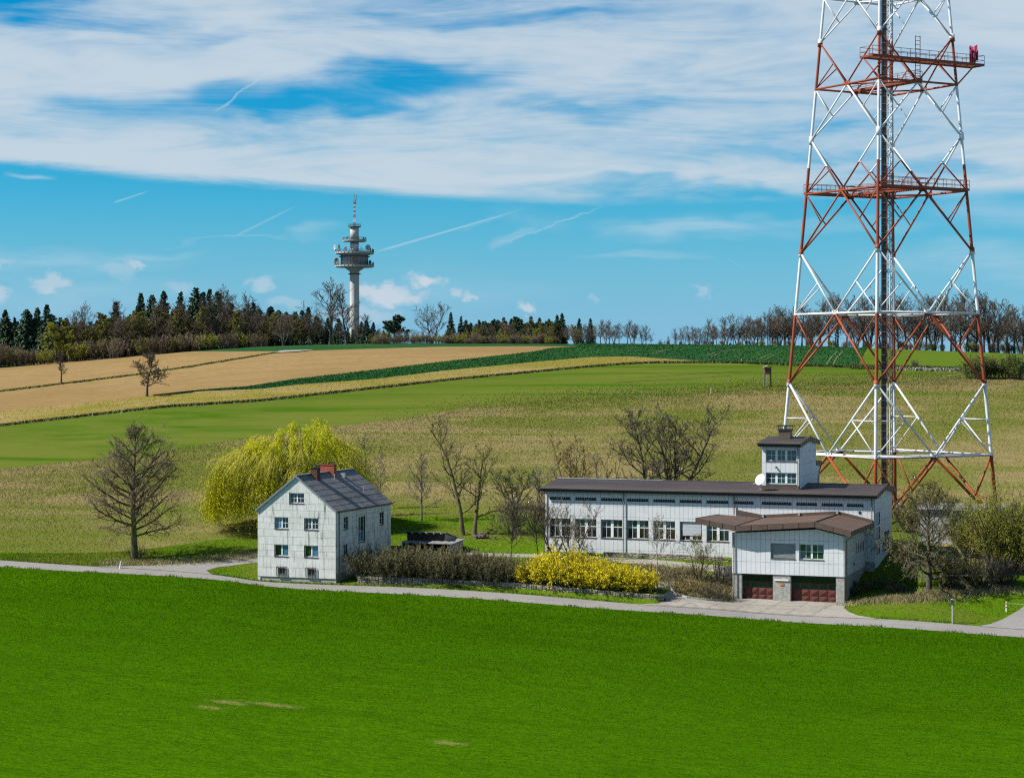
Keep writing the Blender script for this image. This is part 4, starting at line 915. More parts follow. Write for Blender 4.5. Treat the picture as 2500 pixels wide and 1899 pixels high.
def make_mast():
    t = empty('lattice_mast', (MC.x, MC.y, g1(MC.x, MC.y)), 'tall red and white steel lattice mast behind the hall', 'mast')
    off = -Vector(t.location)
    def part(name, fn, m=M_MAST, par=None, smooth=True):
        mb = MB(); fn(mb); mb.v = [tuple(Vector(v)+off) for v in mb.v]; return mb.build(name, m, par or t, smooth)
    rings = [14.1, 30.65, 45.0, 57.5, 68.3, 78.0]; mids = [22.45, 37.95, 51.4, 63.0, 73.2]
    for k in range(4):
        gz = g1(*corner(k, 5.5)[:2])
        part('leg', lambda mb: mb.tube([corner(k, z) for z in (gz-0.4, 14.1, 30.65, 45, 57.5, 68.3, 80)], 0.215, 10, 0.145))
        part('footing', lambda mb: mb.box(*(corner(k, gz).x+q for q in (-0.8, 0.8)), *(corner(k, gz).y+q for q in (-0.8, 0.8)), gz-0.5, gz+0.35), M_RC, smooth=False)
        for z in mids: part('joint', lambda mb: mb.tube([corner(k, z-0.45), corner(k, z+0.45)], 0.30, 8))
    def brace(name, a, b, r, n=7): part(name, lambda mb: mb.tube([a, b], r, n))
    for k in range(4):
        # lowest bay: legs of the first frame down to the ground
        f = fmid(k, 14.1)
        for s in (0, 1):
            foot = corner(k+s, 6.2); brace('diagonal', f, foot, 0.17); mid = f.lerp(foot, 0.62)
            brace('strut', corner(k+s, 14.0), mid, 0.10)
            brace('strut', mid, corner(k+s, mid.z), 0.07, 6)
        for i, z in enumerate(rings[:-1]):
            a, b = corner(k, z), corner(k+1, z); d = Vector((0, 0, 1))
            brace('ring_beam', a, b, 0.13)
            if i < 2: brace('ring_beam', a.lerp(corner(k+2, z), 0.07)+Vector((0, 0, 0.1)), b.lerp(corner(k+3, z), 0.07)+Vector((0, 0, 0.1)), 0.09)
            brace('inner_beam', fmid(k, z), fmid(k+1, z), 0.10)
            if i >= len(mids): continue
            zm, zu = mids[i], rings[i+1]; fm, fu = fmid(k, z), fmid(k, zu); rr = 0.132-0.012*i
            part('gusset', lambda mb: mb.bar(fm-(b-a).normalized()*0.55, fm+(b-a).normalized()*0.55, 0.10, 0.7))
            for s in (0, 1):
                lo = corner(k+s, zm)
                brace('diagonal', fm, lo, rr); brace('diagonal', lo, fu, rr)
                h1 = fm.lerp(lo, 0.5); h2 = lo.lerp(fu, 0.5)
                brace('strut', corner(k+s, z+0.1), h1, 0.075, 6); brace('strut', corner(k+s, zu-0.1), h2, 0.075, 6)
                if i == 0: brace('strut', h1, corner(k+s, h1.z), 0.06, 6)
    # central shaft: lattice ladder tower and the cable run beside it
    ax = Vector((C20, S20, 0)); ay = Vector((-S20, C20, 0)); c0 = Vector((MC.x, MC.y, 0))
    sh = empty('central_shaft', (0, 0, 0)); sh.parent = t
    def sp(name, fn, m=M_MAST): mb = MB(); fn(mb); mb.v = [tuple(Vector(v)+off) for v in mb.v]; return mb.build(name, m, sh)
    zb = g1(MC.x, MC.y)
    cs = [c0+ax*(0.45+0.33*sx)+ay*0.33*sy for sx in (-1, 1) for sy in (-1, 1)]
    for q in cs: sp('shaft_leg', lambda mb: mb.tube([q+Vector((0, 0, zb)), q+Vector((0, 0, 80))], 0.045, 6))
    def lace(mb):
        for (a, b) in ((0, 2), (1, 3), (0, 1), (2, 3)):
            z = zb; s = 0
            while z < 79:
                p, q = (cs[a], cs[b]) if s else (cs[b], cs[a]); mb.bar(p+Vector((0, 0, z)), q+Vector((0, 0, z+0.75)), 0.045); mb.bar(cs[a]+Vector((0, 0, z)), cs[b]+Vector((0, 0, z)), 0.035); z += 0.75; s ^= 1
    sp('lacing', lace, mat('lacing_steel', (0.14, 0.12, 0.11), 0.6, (0.25, 0.22, 0.2), 0.8))
    for i in range(8):
        q = c0+ax*(-0.48+0.085*i)+ay*(0.05*(i % 2)); sp('cable', lambda mb: mb.tube([q+Vector((0, 0, zb)), q+Vector((0, 0, 79))], 0.048, 5), M_CABLE)
    def rungs(mb):
        z = zb+0.5
        while z < 79: mb.bar(c0+ax*-0.52+ay*-0.08+Vector((0, 0, z)), c0+ax*0.1+ay*-0.08+Vector((0, 0, z)), 0.05); z += 0.9
    sp('cable_rung', rungs, mat('rung_steel', (0.2, 0.2, 0.2), 0.6))
    q = c0+ax*0.42+ay*-0.42; sp('shaft_pipe', lambda mb: mb.tube([q+Vector((0, 0, zb)), q+Vector((0, 0, 79))], 0.06, 6))
    # walkways
    def walk(a, b, w, deck_t=0.16, rail=True, joists=True, ext=(0, 0), sides=(1, -1)):
        a, b = Vector(a), Vector(b); tt = (b-a).normalized(); a = a-tt*ext[0]; b = b+tt*ext[1]; nrm = Vector((-tt.y, tt.x, 0)); L = (b-a).length
        wk = part('walkway', lambda mb: [mb.bar(a+nrm*s*(w/2), b+nrm*s*(w/2), 0.10, 0.28) for s in (1, -1)]+[mb.bar(a, a+tt*0.08, w, 0.25), mb.bar(b-tt*0.08, b, w, 0.25)], M_DKRED, smooth=False)
        n = int(L/0.42)
        for i in range(n):
            p = a+tt*(i+0.5)*L/n; part('deck_slat', lambda mb: mb.bar(p-nrm*w/2, p+nrm*w/2, 0.24, 0.05), M_DKRED, wk, False)
        if rail:
            def rl(mb):
                for s in sides:
                    for hz in (0.55, 1.1): mb.bar(a+nrm*s*w/2+Vector((0, 0, hz)), b+nrm*s*w/2+Vector((0, 0, hz)), 0.05)
                    k = max(2, int(L/1.3))
                    for i in range(k+1): p = a+(b-a)*i/k+nrm*s*w/2; mb.bar(p, p+Vector((0, 0, 1.1)), 0.055)
                for e in (a, b):
                    for hz in (0.55, 1.1): mb.bar(e-nrm*w/2+Vector((0, 0, hz)), e+nrm*w/2+Vector((0, 0, hz)), 0.045)
            part('railing', rl, M_DKRED, wk, False)
        return wk
    z = 45.1; walk(corner(3, z), corner(2, z), 1.0); walk(corner(0, z), corner(1, z), 1.0); walk(fmid(2, z), fmid(0, z), 1.3)
    for k in (0, 2): part('inner_beam', lambda mb: mb.tube([corner(k, 45.0), Vector((MC.x, MC.y, 45.0))], 0.10, 6))
    z = 57.6; walk(fmid(2, z), fmid(0, z), 1.2)
    z = 59.9; wk = walk(corner(0, z), corner(1, z), 2.2, ext=(1.9, 3.6))
    part('bracket', lambda mb: mb.tube([corner(1, 57.4), corner(1, z)+(corner(1, z)-corner(0, z)).normalized()*3.0], 0.09, 6))
    e = corner(1, z)+(corner(1, z)-corner(0, z)).normalized()*3.0; rr = random.Random(3)
    m = mat('antenna_magenta', (0.30, 0.012, 0.05), 0.5, (0.20, 0.02, 0.05), 3.0)
    for i in range(9):
        p = e+Vector((rr.uniform(-0.75, 0.6), rr.uniform(-0.5, 0.5), rr.uniform(0.1, 0.9))); part('antenna', lambda mb: mb.tube([p, p+Vector((0, 0, rr.uniform(1.1, 1.9)))], 0.12, 6), m, wk)
    p0 = (fmid(0, 57.6)+fmid(0, 59.9))/2; p0.z = 57.7; tt = (corner(1, z)-corner(0, z)).normalized()
    def ladder(mb):
        for s in (-0.35, 0.35): mb.bar(p0+tt*s, p0+tt*s+Vector((0, 0, 5.1)), 0.08)
        for i in range(11): mb.bar(p0-tt*0.35+Vector((0, 0, 0.2+i*0.48)), p0+tt*0.35+Vector((0, 0, 0.2+i*0.48)), 0.05)
    part('ladder', ladder, M_DKRED, smooth=False)
    return t
make_mast()

# ------------------------------------------------------------------ concrete telecommunication tower on the ridge
def make_tower():
    Y = 860.0; px = 865.5; x, y = at(px, Y); k = Y/FPX; Z = lambda py: z_of(py, Y)
    zg = g1(x, y); t = empty('telecom_tower', (x, y, zg), 'grey concrete telecom tower with round dish platforms above the wood', 'tower')
    mc = mat('tower_concrete', (0.50, 0.49, 0.45), 0.85, (0.40, 0.39, 0.36), 0.25, 5, coord='Object', stretch=(1, 1, 0.3))
    mw = mat('tower_white', (0.55, 0.56, 0.55), 0.6, (0.42, 0.44, 0.44), 0.8, 3, stretch=(3, 3, 0.2)); md = mat('tower_steel', (0.085, 0.095, 0.09), 0.6); ms = mat('tower_mast_red', (0.22, 0.05, 0.05), 0.6, (0.5, 0.48, 0.48), 0.6, 1, 0.48, 0.52, stretch=(0, 0, 1))
    def lat(name, prof, m, par=None, n=40): mb = MB(); mb.lathe([(r, z-zg) for r, z in prof], n=n); return mb.build(name, m, par or t, True)
    lat('shaft', [(2.15, zg-1), (1.98, Z(800)), (1.92, Z(668)), (1.95, Z(663)), (4.9, Z(651)), (5.0, Z(646))], mc)
    lat('ring_balcony', [(1.9, Z(670)), (2.55, Z(670)), (2.55, Z(667.5)), (1.9, Z(667.5))], md)
    r0 = 8.0
    def rail(par, r, z, n=36, hgt=1.1):
        mb = MB()
        P = [Vector((r*math.cos(2*math.pi*i/n), r*math.sin(2*math.pi*i/n), z-zg)) for i in range(n)]
        for i in range(n):
            for q in (0.5, 1.0): mb.bar(P[i]+Vector((0, 0, hgt*q)), P[(i+1) % n]+Vector((0, 0, hgt*q)), 0.09)
            mb.bar(P[i], P[i]+Vector((0, 0, hgt)), 0.08)
        mb.build('railing', md, par)
    def platform(r, py, th):
        p = lat('platform', [(r-0.4, Z(py)-th), (r, Z(py)-th+0.25), (r, Z(py)), (0.5, Z(py))], mc); n = 30
        mb = MB()
        for i in range(n):
            a = 2*math.pi*(i+0.5)/n; c, s = math.cos(a), math.sin(a); mb.prism([((r+0.01)*c-0.62*s, (r+0.01)*s+0.62*c, Z(py)-zg-th+0.3), ((r+0.01)*c+0.62*s, (r+0.01)*s-0.62*c, Z(py)-zg-th+0.3), ((r+0.01)*c+0.62*s, (r+0.01)*s-0.62*c, Z(py)-zg-0.12), ((r+0.01)*c-0.62*s, (r+0.01)*s+0.62*c, Z(py)-zg-0.12)], (0.08*c, 0.08*s, 0))
        mb.build('edge_panel', mw, p); lat('edge_band', [(r+0.05, Z(py)-0.1), (r+0.12, Z(py)-0.1), (r+0.12, Z(py)+0.12), (r+0.05, Z(py)+0.12)], md, p); rail(p, r, Z(py)); return p
    p4 = platform(r0, 648, 0.85)
    cb = lat('cabin', [(5.6, Z(648)), (5.6, Z(623)), (6.3, Z(623)), (6.3, Z(620)), (0.5, Z(619))], mw)
    n = 26
    for i in range(n):
        a = 2*math.pi*i/n; c, s = math.cos(a), math.sin(a); mb = MB(); mb.bar((5.66*c, 5.66*s, Z(646)-zg), (5.66*c, 5.66*s, Z(624)-zg), 0.08); mb.build('rib', md, cb)
    lat('service_ring', [(6.2, Z(627.5)), (6.5, Z(627.5)), (6.5, Z(626)), (6.2, Z(626))], md, cb)
    p3 = platform(r0, 616, 0.85)
    lat('upper_shaft', [(1.75, Z(616)), (1.75, Z(590))], mc)
    lat('horn_antenna', [(0.7, Z(613)), (1.1, Z(611)), (1.7, Z(597)), (1.3, Z(596))], mw, n=16).location = (1.0, -1.6, 0)
    p2 = platform(4.85, 586.5, 0.7)
    lat('drum', [(1.78, Z(586.5)), (1.78, Z(554.5))], mc); tp = lat('top_balcony', [(2.6, Z(555)), (2.6, Z(553)), (0.4, Z(553))], md); rail(tp, 2.55, Z(553), 14, 0.9)
    mb = MB()
    zt0, zt1 = Z(553)-zg, Z(488)-zg
    for sx in (-1, 1):
        for sy in (-1, 1): mb.bar((0.4*sx, 0.4*sy, zt0), (0.22*sx, 0.22*sy, zt1), 0.13)
    zz = zt0
    while zz < zt1: mb.bar((-0.35, -0.35, zz), (0.35, -0.35, zz+0.8), 0.07); mb.bar((0.35, 0.35, zz), (-0.35, 0.35, zz+0.8), 0.07); zz += 0.9
    mb.build('aerial_mast', ms, t)
    mb = MB()
    for dx, h0, h1 in ((-0.1, 488, 473), (0.95, 489, 474), (-0.5, 497, 486), (0.6, 500, 488)): mb.bar((dx, 0, Z(h0)-zg), (dx, 0, Z(h1)-zg), 0.14)
    mb.bar((-0.3, 0, Z(489)-zg), (0.95, 0, Z(488)-zg), 0.1); mb.build('whip_aerial', md, t)
    def dish(par, ang, r, z, size, m, face):
        d = MB(); d.lathe([(0.0, 0), (size*0.6, size*0.10), (size, size*0.34), (size, size*0.30), (0.0, -size*0.08)], n=18); o = d.build('dish', m, par, True)
        o.location = (r*math.cos(ang), r*math.sin(ang), z-zg); o.rotation_euler = (math.radians(88), 0, face); 
        s = MB(); s.bar((r*math.cos(ang), r*math.sin(ang), z-zg-size-0.2), (r*math.cos(ang), r*math.sin(ang), z-zg), 0.25); s.build('dish_stand', md, par)
    A = lambda dx, dy: (math.atan2(S20*dx+C20*dy, C20*dx-S20*dy), math.hypot(dx, dy))     # from view-aligned offsets
    for par, dx, dy, py, size, m, fc in ((p3, -7.9, 0.5, 604.5, 0.75, mw, -60), (p3, -5.9, -1.5, 605.5, 1.15, md, -70), (p3, 5.6, -2, 605, 0.85, mw, 20), (p3, 6.4, 0, 610, 0.5, md, 70), (p3, 7.5, -0.5, 611, 0.4, md, 50), (p3, -3.3, -3.5, 607, 0.4, mw, 0),
                                         (p4, -6.9, -2.0, 639, 1.25, md, -50), (p4, 6.3, -1.5, 641, 0.7, md, 60), (p4, 7.6, 0, 643, 0.4, md, 80), (p4, 0.5, -6.6, 636, 0.9, mat('dish_tan', (0.30, 0.2, 0.12), 0.6), 5),
                                         (p2, -2.6, -2, 581.5, 0.45, md, -40), (p2, 3.6, 0, 582, 0.3, md, 60)):
        a, r = A(dx, dy); dish(par, a, r, Z(py), size*1.35, m, YAW+math.radians(fc))
    for dx, h in ((-4.1, 1.9), (-3.7, 1.8), (2.9, 2.2), (-3.8, 0)):
        if h: a, r = A(dx, -2.5); mb = MB(); mb.tube([(r*math.cos(a), r*math.sin(a), Z(616)-zg), (r*math.cos(a), r*math.sin(a), Z(616)-zg+h)], 0.16, 8); mb.build('aerial', mw, p3)
    return t
make_tower()

# ------------------------------------------------------------------ small things on the site
M_WOODG = mat('weathered_wood', (0.36, 0.34, 0.30), 0.85, (0.26, 0.24, 0.21), 3.0, 4, stretch=(2, 2, 0.4))
M_DARKW = mat('dark_wood', (0.03, 0.026, 0.022), 0.9, (0.05, 0.04, 0.03), 2.0)
def make_shed():
    a = on_y(980, 17.5); x0, x1, y0, y1 = a, a+5.6, 17.5, 21.6; zg = g1(x0+2, y0+1.5); zl = z_of(1327, depth(x1, y0))
    s = empty('wood_shed', (x0, y0, zg), 'dark open wood shed with pale low roof behind the hedge', 'shed')
    off = Vector((x0, y0, zg)); 
    def part(nm, mb, m, p=None): mb.v = [tuple(Vector(v)-off) for v in mb.v]; return mb.build(nm, m, p or s)
    zh = zl+1.35
    for i, xx in enumerate((x0+0.1, x0+3.6, x1-0.1)):
        mb = MB(); mb.box(xx-0.07, xx+0.07, y0+0.05, y0+0.19, zg-0.3, zl-0.02); part('post', mb, M_WOODG)
    mb = MB(); mb.box(x0, x1, y1-0.1, y1, zg-0.3, zl+0.3); part('back_wall', mb, M_DARKW)
    mb = MB(); mb.box(x0, x0+0.08, y0+0.2, y1-0.1, zg-0.3, zl+0.1); part('side_wall', mb, M_DARKW)
    n = 9
    for i in range(n):
        b0 = y0+0.02+i*(y1-y0-0.15)/n; mb = MB(); mb.box(x1-0.04, x1+0.02, b0, b0+(y1-y0-0.15)/n-0.03, zg-0.2, zl-0.06); part('plank', mb, M_WOODG)
    rm = mat('shed_roof_sheet', (0.25, 0.245, 0.235), 0.7, (0.17, 0.16, 0.15), 1.2, 4)
    mb = MB(); mb.prism([(x0+0.2, y0-0.5, zl-0.03), (x1+0.5, y0-0.35, zl-0.03), (x1+0.55, y1-0.6, zl+0.22), (x0+0.2, y1-0.6, zl+0.22)], (0, 0, 0.07)); part('low_roof', mb, rm)
    mb = MB(); mb.box(x0+0.15, x0+4.55, y0+1.25, y0+1.35, zl+0.05, zl+0.9); part('opening_shade_board', mb, M_DARKW)  # dark board standing in for the shade inside the open rear part
    mb = MB(); mb.prism([(x0+4.6, y0+1.2, zl+0.05), (x0+4.6, y0+1.2, zl+0.95), (x0+4.6, y1+0.3, zl+0.32), (x0+4.6, y1+0.3, zl+0.05)], (0.06, 0, 0)); part('gable_board', mb, M_WOODG)
    mb = MB(); mb.prism([(x0-0.5, y0+0.8, zl+1.08), (x0+4.85, y0+0.8, zl+1.08), (x0+4.85, y1+0.5, zl+0.30), (x0-0.5, y1+0.5, zl+0.30)], (0, 0, 0.06)); up = part('upper_roof', mb, rm)
    for i in range(6): mb = MB(); xx = x0+0.1+i*0.85; mb.bar((xx, y0+0.62, zl+1.02), (xx, y1, zl+0.33), 0.09, 0.12); part('rafter', mb, M_WOODG, up)
make_shed()
def make_stand():
    p = hit(1874, 944); Y = depth(p.x, p.y); k = Y/FPX; s = empty('hunting_stand', p, 'small brown hunting stand on stilts out in the field', 'hunting stand', rz=YAW)
    mw = mat('stand_wood', (0.10, 0.045, 0.035), 0.8, (0.14, 0.07, 0.05), 3.0); ml = mat('ladder_wood', (0.40, 0.36, 0.26), 0.8); mr = mat('stand_roof_red', (0.30, 0.05, 0.05), 0.7); w = 8.2*k; zc, zt_ = 30*k, 47*k
    for sx in (-1, 1):
        for sy in (-1, 1): mb = MB(); mb.bar((sx*w*0.95, sy*w*0.95, -0.2), (sx*w*0.88, sy*w*0.88, zc), 0.13); mb.build('stilt', M_DARKW, s)
    mb = MB(); mb.box(-w, w, -w, w, zc, zt_); c = mb.build('cabin', mw, s)
    for (a, b) in ((-0.65, -0.35), (-0.15, 0.12), (0.6, 0.9)): mb = MB(); mb.box(a*w, b*w, -w-0.03, -w+0.01, zt_-0.75, zt_-0.42); mb.build('window', M_BLK, c)
    for (q0, q1, m) in ((-1.35, 0.0, M_GAL), (0.0, 1.35, mr)):
        mb = MB(); za, zb_ = (zt_, zt_+0.42) if q0 < 0 else (zt_+0.42, zt_); mb.prism([(q0*w, -w*1.3, za), (q1*w, -w*1.3, zb_), (q1*w, w*1.2, zb_), (q0*w, w*1.2, za)], (0, 0, 0.07)); mb.build('roof', m, s)
    l = MB()
    for sx in (-1.15, -0.45): l.bar((sx*w-0.15, -w*1.6, 0), (sx*w, -w, zc), 0.08)
    for i in range(9): f = (i+0.5)/9; l.bar((-1.2*w-0.15*(1-f), -w*(1.6-0.6*f), zc*f), (-0.4*w-0.15*(1-f), -w*(1.6-0.6*f), zc*f), 0.1, 0.05)
    l.build('ladder', ml, s)
    mb = MB(); mb.box(-w*1.1, w*1.3, -w, w, -0.2, 0.14); mb.build('base', M_DARKW, s)
make_stand()
def post(px, py, h, w, m, name, label, cat, lean=(0, 0), extra=None):
    p = hit(px, py); o = empty(name, p, label, cat, rz=YAW); mb = MB(); mb.tube([(0, 0, -0.2), (lean[0], lean[1], h)], w/2, 8); mb.build('post', m, o)
    if extra: extra(o)
    return o
M_WPOST = mat('post_white', (0.72, 0.72, 0.70), 0.6)
post(292, 1388, 0.78, 0.13, M_WPOST, 'marker_post', 'white leaning marker post at the road edge below the bare linden', 'post', (0.12, 0))
def signhead(o):
    mb = MB(); mb.box(-0.16, 0.16, -0.06, 0.06, 1.78, 2.2); mb.build('sign_box', mat('sign_grey', (0.10, 0.09, 0.10), 0.6), o); mb = MB(); mb.box(-0.1, 0.1, -0.05, 0.05, 2.2, 2.28); mb.build('sign_cap', M_WPOST, o)
post(2325, 1522, 1.85, 0.09, mat('pole_grey', (0.50, 0.52, 0.54), 0.5), 'sign_pole', 'grey metal pole with a small dark box beside the road', 'sign pole', extra=signhead)
def bands(o):
    mr = mat('post_red', (0.45, 0.09, 0.04), 0.6)
    for a, b in ((0.36, 0.5), (0.72, 0.86)): mb = MB(); mb.tube([(0, 0, a), (0.0, 0, b)], 0.085, 8); mb.build('red_band', mr, o)
    mb = MB(); mb.tube([(0, 0, 0.8), (0.9, 0.3, 0.72), (2.2, 0.6, 0.6)], 0.015, 5); mb.build('chain', M_WPOST, o)
post(2457, 1493, 0.95, 0.14, M_WPOST, 'barrier_post', 'red and white banded barrier post by the side road', 'post', extra=bands)
for px, py, hgt, lb in ((294, 1010, 1.7, 'pale leaning stake on the boundary of the stubble strip'), (226, 1016, 1.0, 'short pale stake left on the stubble strip boundary'), (1810, 886, 1.1, 'thin stake between rapeseed and green field'), (1735, 960, 1.3, 'thin stake on the weedy patch of the green field')):
    post(px, py, hgt, 0.12, mat('stake_wood', (0.5, 0.45, 0.36), 0.8), 'field_stake', lb, 'stake', (0.7 if px == 294 else 0.1, 0))
# heap of dark logs or stones on the lawn
def heap():
    p = hit(1177, 1314); o = empty('stone_heap', p, 'low heap of dark stones on the lawn beside the twin tree', 'heap'); rr = random.Random(5); m = mat('heap_stone', (0.085, 0.065, 0.065), 0.9, (0.16, 0.13, 0.12), 3.0)
    for i in range(42):
        a = rr.uniform(0, 6.28); d = abs(rr.gauss(0, 0.45)); x, y = d*math.cos(a)*1.9, d*math.sin(a)*0.8; z = max(0, 0.5*(1-d))*rr.uniform(0.3, 1.0); r_ = rr.uniform(0.12, 0.26)
        st = MB(); vs = []
        for (th, ph) in [(t, f) for f in (-0.6, 0.5) for t in (0, 1.05, 2.1, 3.14, 4.2, 5.2)]: q = r_*rr.uniform(0.75, 1.15); vs.append((x+q*math.cos(th)*math.cos(ph)*1.2, y+q*math.sin(th)*math.cos(ph), z+r_*0.5+q*math.sin(ph)))
        st.add(vs+[(x, y, z-0.05), (x, y, z+r_*1.25)], [*[(i2, (i2+1) % 6, 6+(i2+1) % 6, 6+i2) for i2 in range(6)], *[((i2+1) % 6, i2, 12) for i2 in range(6)], *[(6+i2, 6+(i2+1) % 6, 13) for i2 in range(6)]]); st.build('stone', m, o)
heap()
# low flat-roofed equipment hut half hidden at the right
def hut():
    x0, x1, y0, y1 = 64.2, 72.5, 37.0, 43.0; zg = g1(68, 39); o = empty('equipment_hut', (x0, y0, zg), 'grey flat roofed equipment hut behind the budding tree', 'hut'); zt_ = z_of(1238, depth(68, 38))
    mb = MB(); mb.box(0, x1-x0, 0, y1-y0, -1.0, zt_-zg-0.25); mb.build('wall', mat('hut_render', (0.36, 0.37, 0.38), 0.85, (0.28, 0.29, 0.3), 1.0), o)
    mb = MB(); mb.box(-0.3, x1-x0+0.3, -0.3, y1-y0+0.3, zt_-zg-0.25, zt_-zg-0.05); rf = mb.build('roof', mat('hut_roof', (0.20, 0.185, 0.17), 0.9, (0.14, 0.13, 0.12), 1.5), o)
    mb = MB()
    for q in (((-0.35, -0.35), (x1-x0+0.35, -0.35)), ((x1-x0+0.35, -0.35), (x1-x0+0.35, y1-y0+0.35)), ((x1-x0+0.35, y1-y0+0.35), (-0.35, y1-y0+0.35)), ((-0.35, y1-y0+0.35), (-0.35, -0.35))): mb.bar((*q[0], zt_-zg-0.08), (*q[1], zt_-zg-0.08), 0.1, 0.3)
    mb.build('roof_edge', M_GAL, rf)
    mb = MB(); mb.box(1.0, 2.0, -0.06, 0.0, -0.8, 1.2); mb.build('door', M_BLND, o)
hut()
# ------------------------------------------------------------------ dry stone retaining wall along the road, with its rounded end
def stone_mesh(rr, w, h, d):
    c = min(w, h)*0.16; vs = []
    for z in (0, 1):
        yy = 0.0 if z else d; ins = c*rr.uniform(0.7, 1.4) if z else 0
        for (a, b) in ((0, 0), (1, 0), (1, 1), (0, 1)): vs.append(((a*w+(ins if a == 0 else -ins))+rr.uniform(-0.015, 0.015), (-rr.uniform(0.0, 0.05) if z else yy), (b*h+(ins if b == 0 else -ins))+rr.uniform(-0.015, 0.015)))
    k = 0.04
    mid = [(0, k, 0), (w, k, 0), (w, k, h), (0, k, h)]; vs += mid
    return vs, [(4, 5, 6, 7), *[(8+i, 8+(i+1) % 4, 4+(i+1) % 4, 4+i) for i in range(4)], *[(i, (i+1) % 4, 8+(i+1) % 4, 8+i) for i in range(4)]]
def make_stone_wall():
    o = empty('retaining_wall', (WALL_X0, WALL_Y, g1(WALL_X0, WALL_Y)), 'low rubble stone retaining wall below the hedge along the road', 'wall'); off = Vector(o.location)
    rr = random.Random(11); m = mat('wall_stone', (0.27, 0.24, 0.185), 0.95, (0.145, 0.13, 0.10), 1.6, 5, coord='World', bump=(5, 0.5, 0.05)); mm = mat('wall_mortar', (0.12, 0.11, 0.095), 0.95)
    pts = [(WALL_X0, WALL_Y+3.0), (WALL_X0, WALL_Y)]+[(x, WALL_Y) for x in np.arange(WALL_X0+1, WALL_X1-0.9, 1.0)]
    for a in np.linspace(-90, 60, 8): pts.append((WALL_X1-1.0+1.0*math.cos(math.radians(a)), WALL_Y+1.0+1.0*math.sin(math.radians(a))))
    pts += [(WALL_X1-1.2, WALL_Y+2.9), (WALL_X1-2.6, WALL_Y+4.4)]
    P = [Vector((*p, 0)) for p in pts]
    core = MB()
    for a, b in zip(P[:-1], P[1:]):
        t = (b-a).normalized(); n = Vector((-t.y, t.x, 0)); za, zb_ = g1(a.x, min(a.y, WALL_Y)-0.05), g1(b.x, min(b.y, WALL_Y)-0.05); hh = 0.82
        core.prism([(a.x+n.x*0.06, a.y+n.y*0.06, za-0.3), (b.x+n.x*0.06, b.y+n.y*0.06, zb_-0.3), (b.x+n.x*0.06, b.y+n.y*0.06, zb_+hh-0.05), (a.x+n.x*0.06, a.y+n.y*0.06, za+hh-0.05)], n*0.35)
    core.v = [tuple(Vector(v)-off) for v in core.v]; core.build('core', mm, o)
    L = [0.0]
    for a, b in zip(P[:-1], P[1:]): L.append(L[-1]+(b-a).length)
    def pos(s):
        s = min(max(s, 0), L[-1]-1e-4); i = max(k for k in range(len(P)-1) if L[k] <= s); t = (P[i+1]-P[i]).normalized(); return P[i]+t*(s-L[i]), t
    rest = MB(); cnt = 0; s = 0.0
    while s < L[-1]-0.1:
        w = rr.uniform(0.34, 0.85); p, t = pos(s+w/2); n = Vector((-t.y, t.x, 0)); gz = g1(p.x, min(p.y, WALL_Y)-0.05); tot = 0.84+rr.uniform(-0.05, 0.05); k = rr.choice((2, 3, 3, 4)); cut = sorted(rr.uniform(0.12, 0.88) for _ in range(k-1)); cut = [0]+[0.6*c+0.4*(i+1)/k for i, c in enumerate(cut)]+[1]
        for j in range(k):
            z0 = gz-0.05+cut[j]*tot; h = (cut[j+1]-cut[j])*tot-0.03; ws = [(0, w)] if h < w*0.75 and rr.random() < 0.7 else [(0, w*0.5+rr.uniform(-0.08, 0.08)), (None, w)]
            x0 = 0.0
            for (_, x1) in ws:
                vs, fs = stone_mesh(rr, max(x1-x0-0.03, 0.08), max(h, 0.07), 0.12); dz = rr.uniform(-0.015, 0.015)
                q = [tuple(p+t*(x0+v[0]-w/2)+n*(v[1]-rr.uniform(0, 0.01))+Vector((0, 0, z0+v[2]+dz))-off) for v in vs]; x0 = x1
                if cnt < 300: mb = MB(); mb.add(q, fs); mb.build('stone', m, o); cnt += 1
                else: rest.add(q, fs)
        s += w
    if rest.v: q = rest.build('stone_rest', m, o); q['kind'] = 'stuff'
make_stone_wall()
# garden terrace wall before the hall
def terrace():
    o = empty('terrace_wall', (36, 18.9, g1(36, 18.9)), 'short terrace of flat stones under the hall wall', 'wall'); off = Vector(o.location); rr = random.Random(4); m = MATS['wall_stone']
    for row in range(3):
        x = 33.5
        while x < 46.5:
            w = rr.uniform(0.35, 0.8); z = g1(x, 19.0)+0.0+row*0.17; vs, fs = stone_mesh(rr, w-0.03, 0.16, 0.35); mb = MB(); mb.add([tuple(Vector((x+v[0], 19.35+v[1]+row*0.08, z+v[2]))-off) for v in vs], fs); mb.build('stone', m, o); x += w
terrace()
# kerb of the curved drive
def kerb():
    o = empty('drive_kerb', (44, 9, g1(44, 9)), 'low stone kerb edging the curved drive to the garages', 'kerb'); off = Vector(o.location); P = [Vector((*q, 0)) for q in [(49.6, 8.7), (48.0, 7.3), (46.2, 6.9), (44.0, 7.9), (41.6, 10.3), (39.2, 12.7), (37.2, 13.7)]]
    for a, b in zip(P[:-1], P[1:]):
        n = max(1, int((b-a).length/0.8))
        for i in range(n):
            p, q = a.lerp(b, i/n), a.lerp(b, (i+0.95)/n); p.z, q.z = g1(p.x, p.y)+0.08, g1(q.x, q.y)+0.08; mb = MB(); mb.bar(p-off, q-off, 0.16, 0.22); mb.build('kerb_stone', M_RC, o)
kerb()
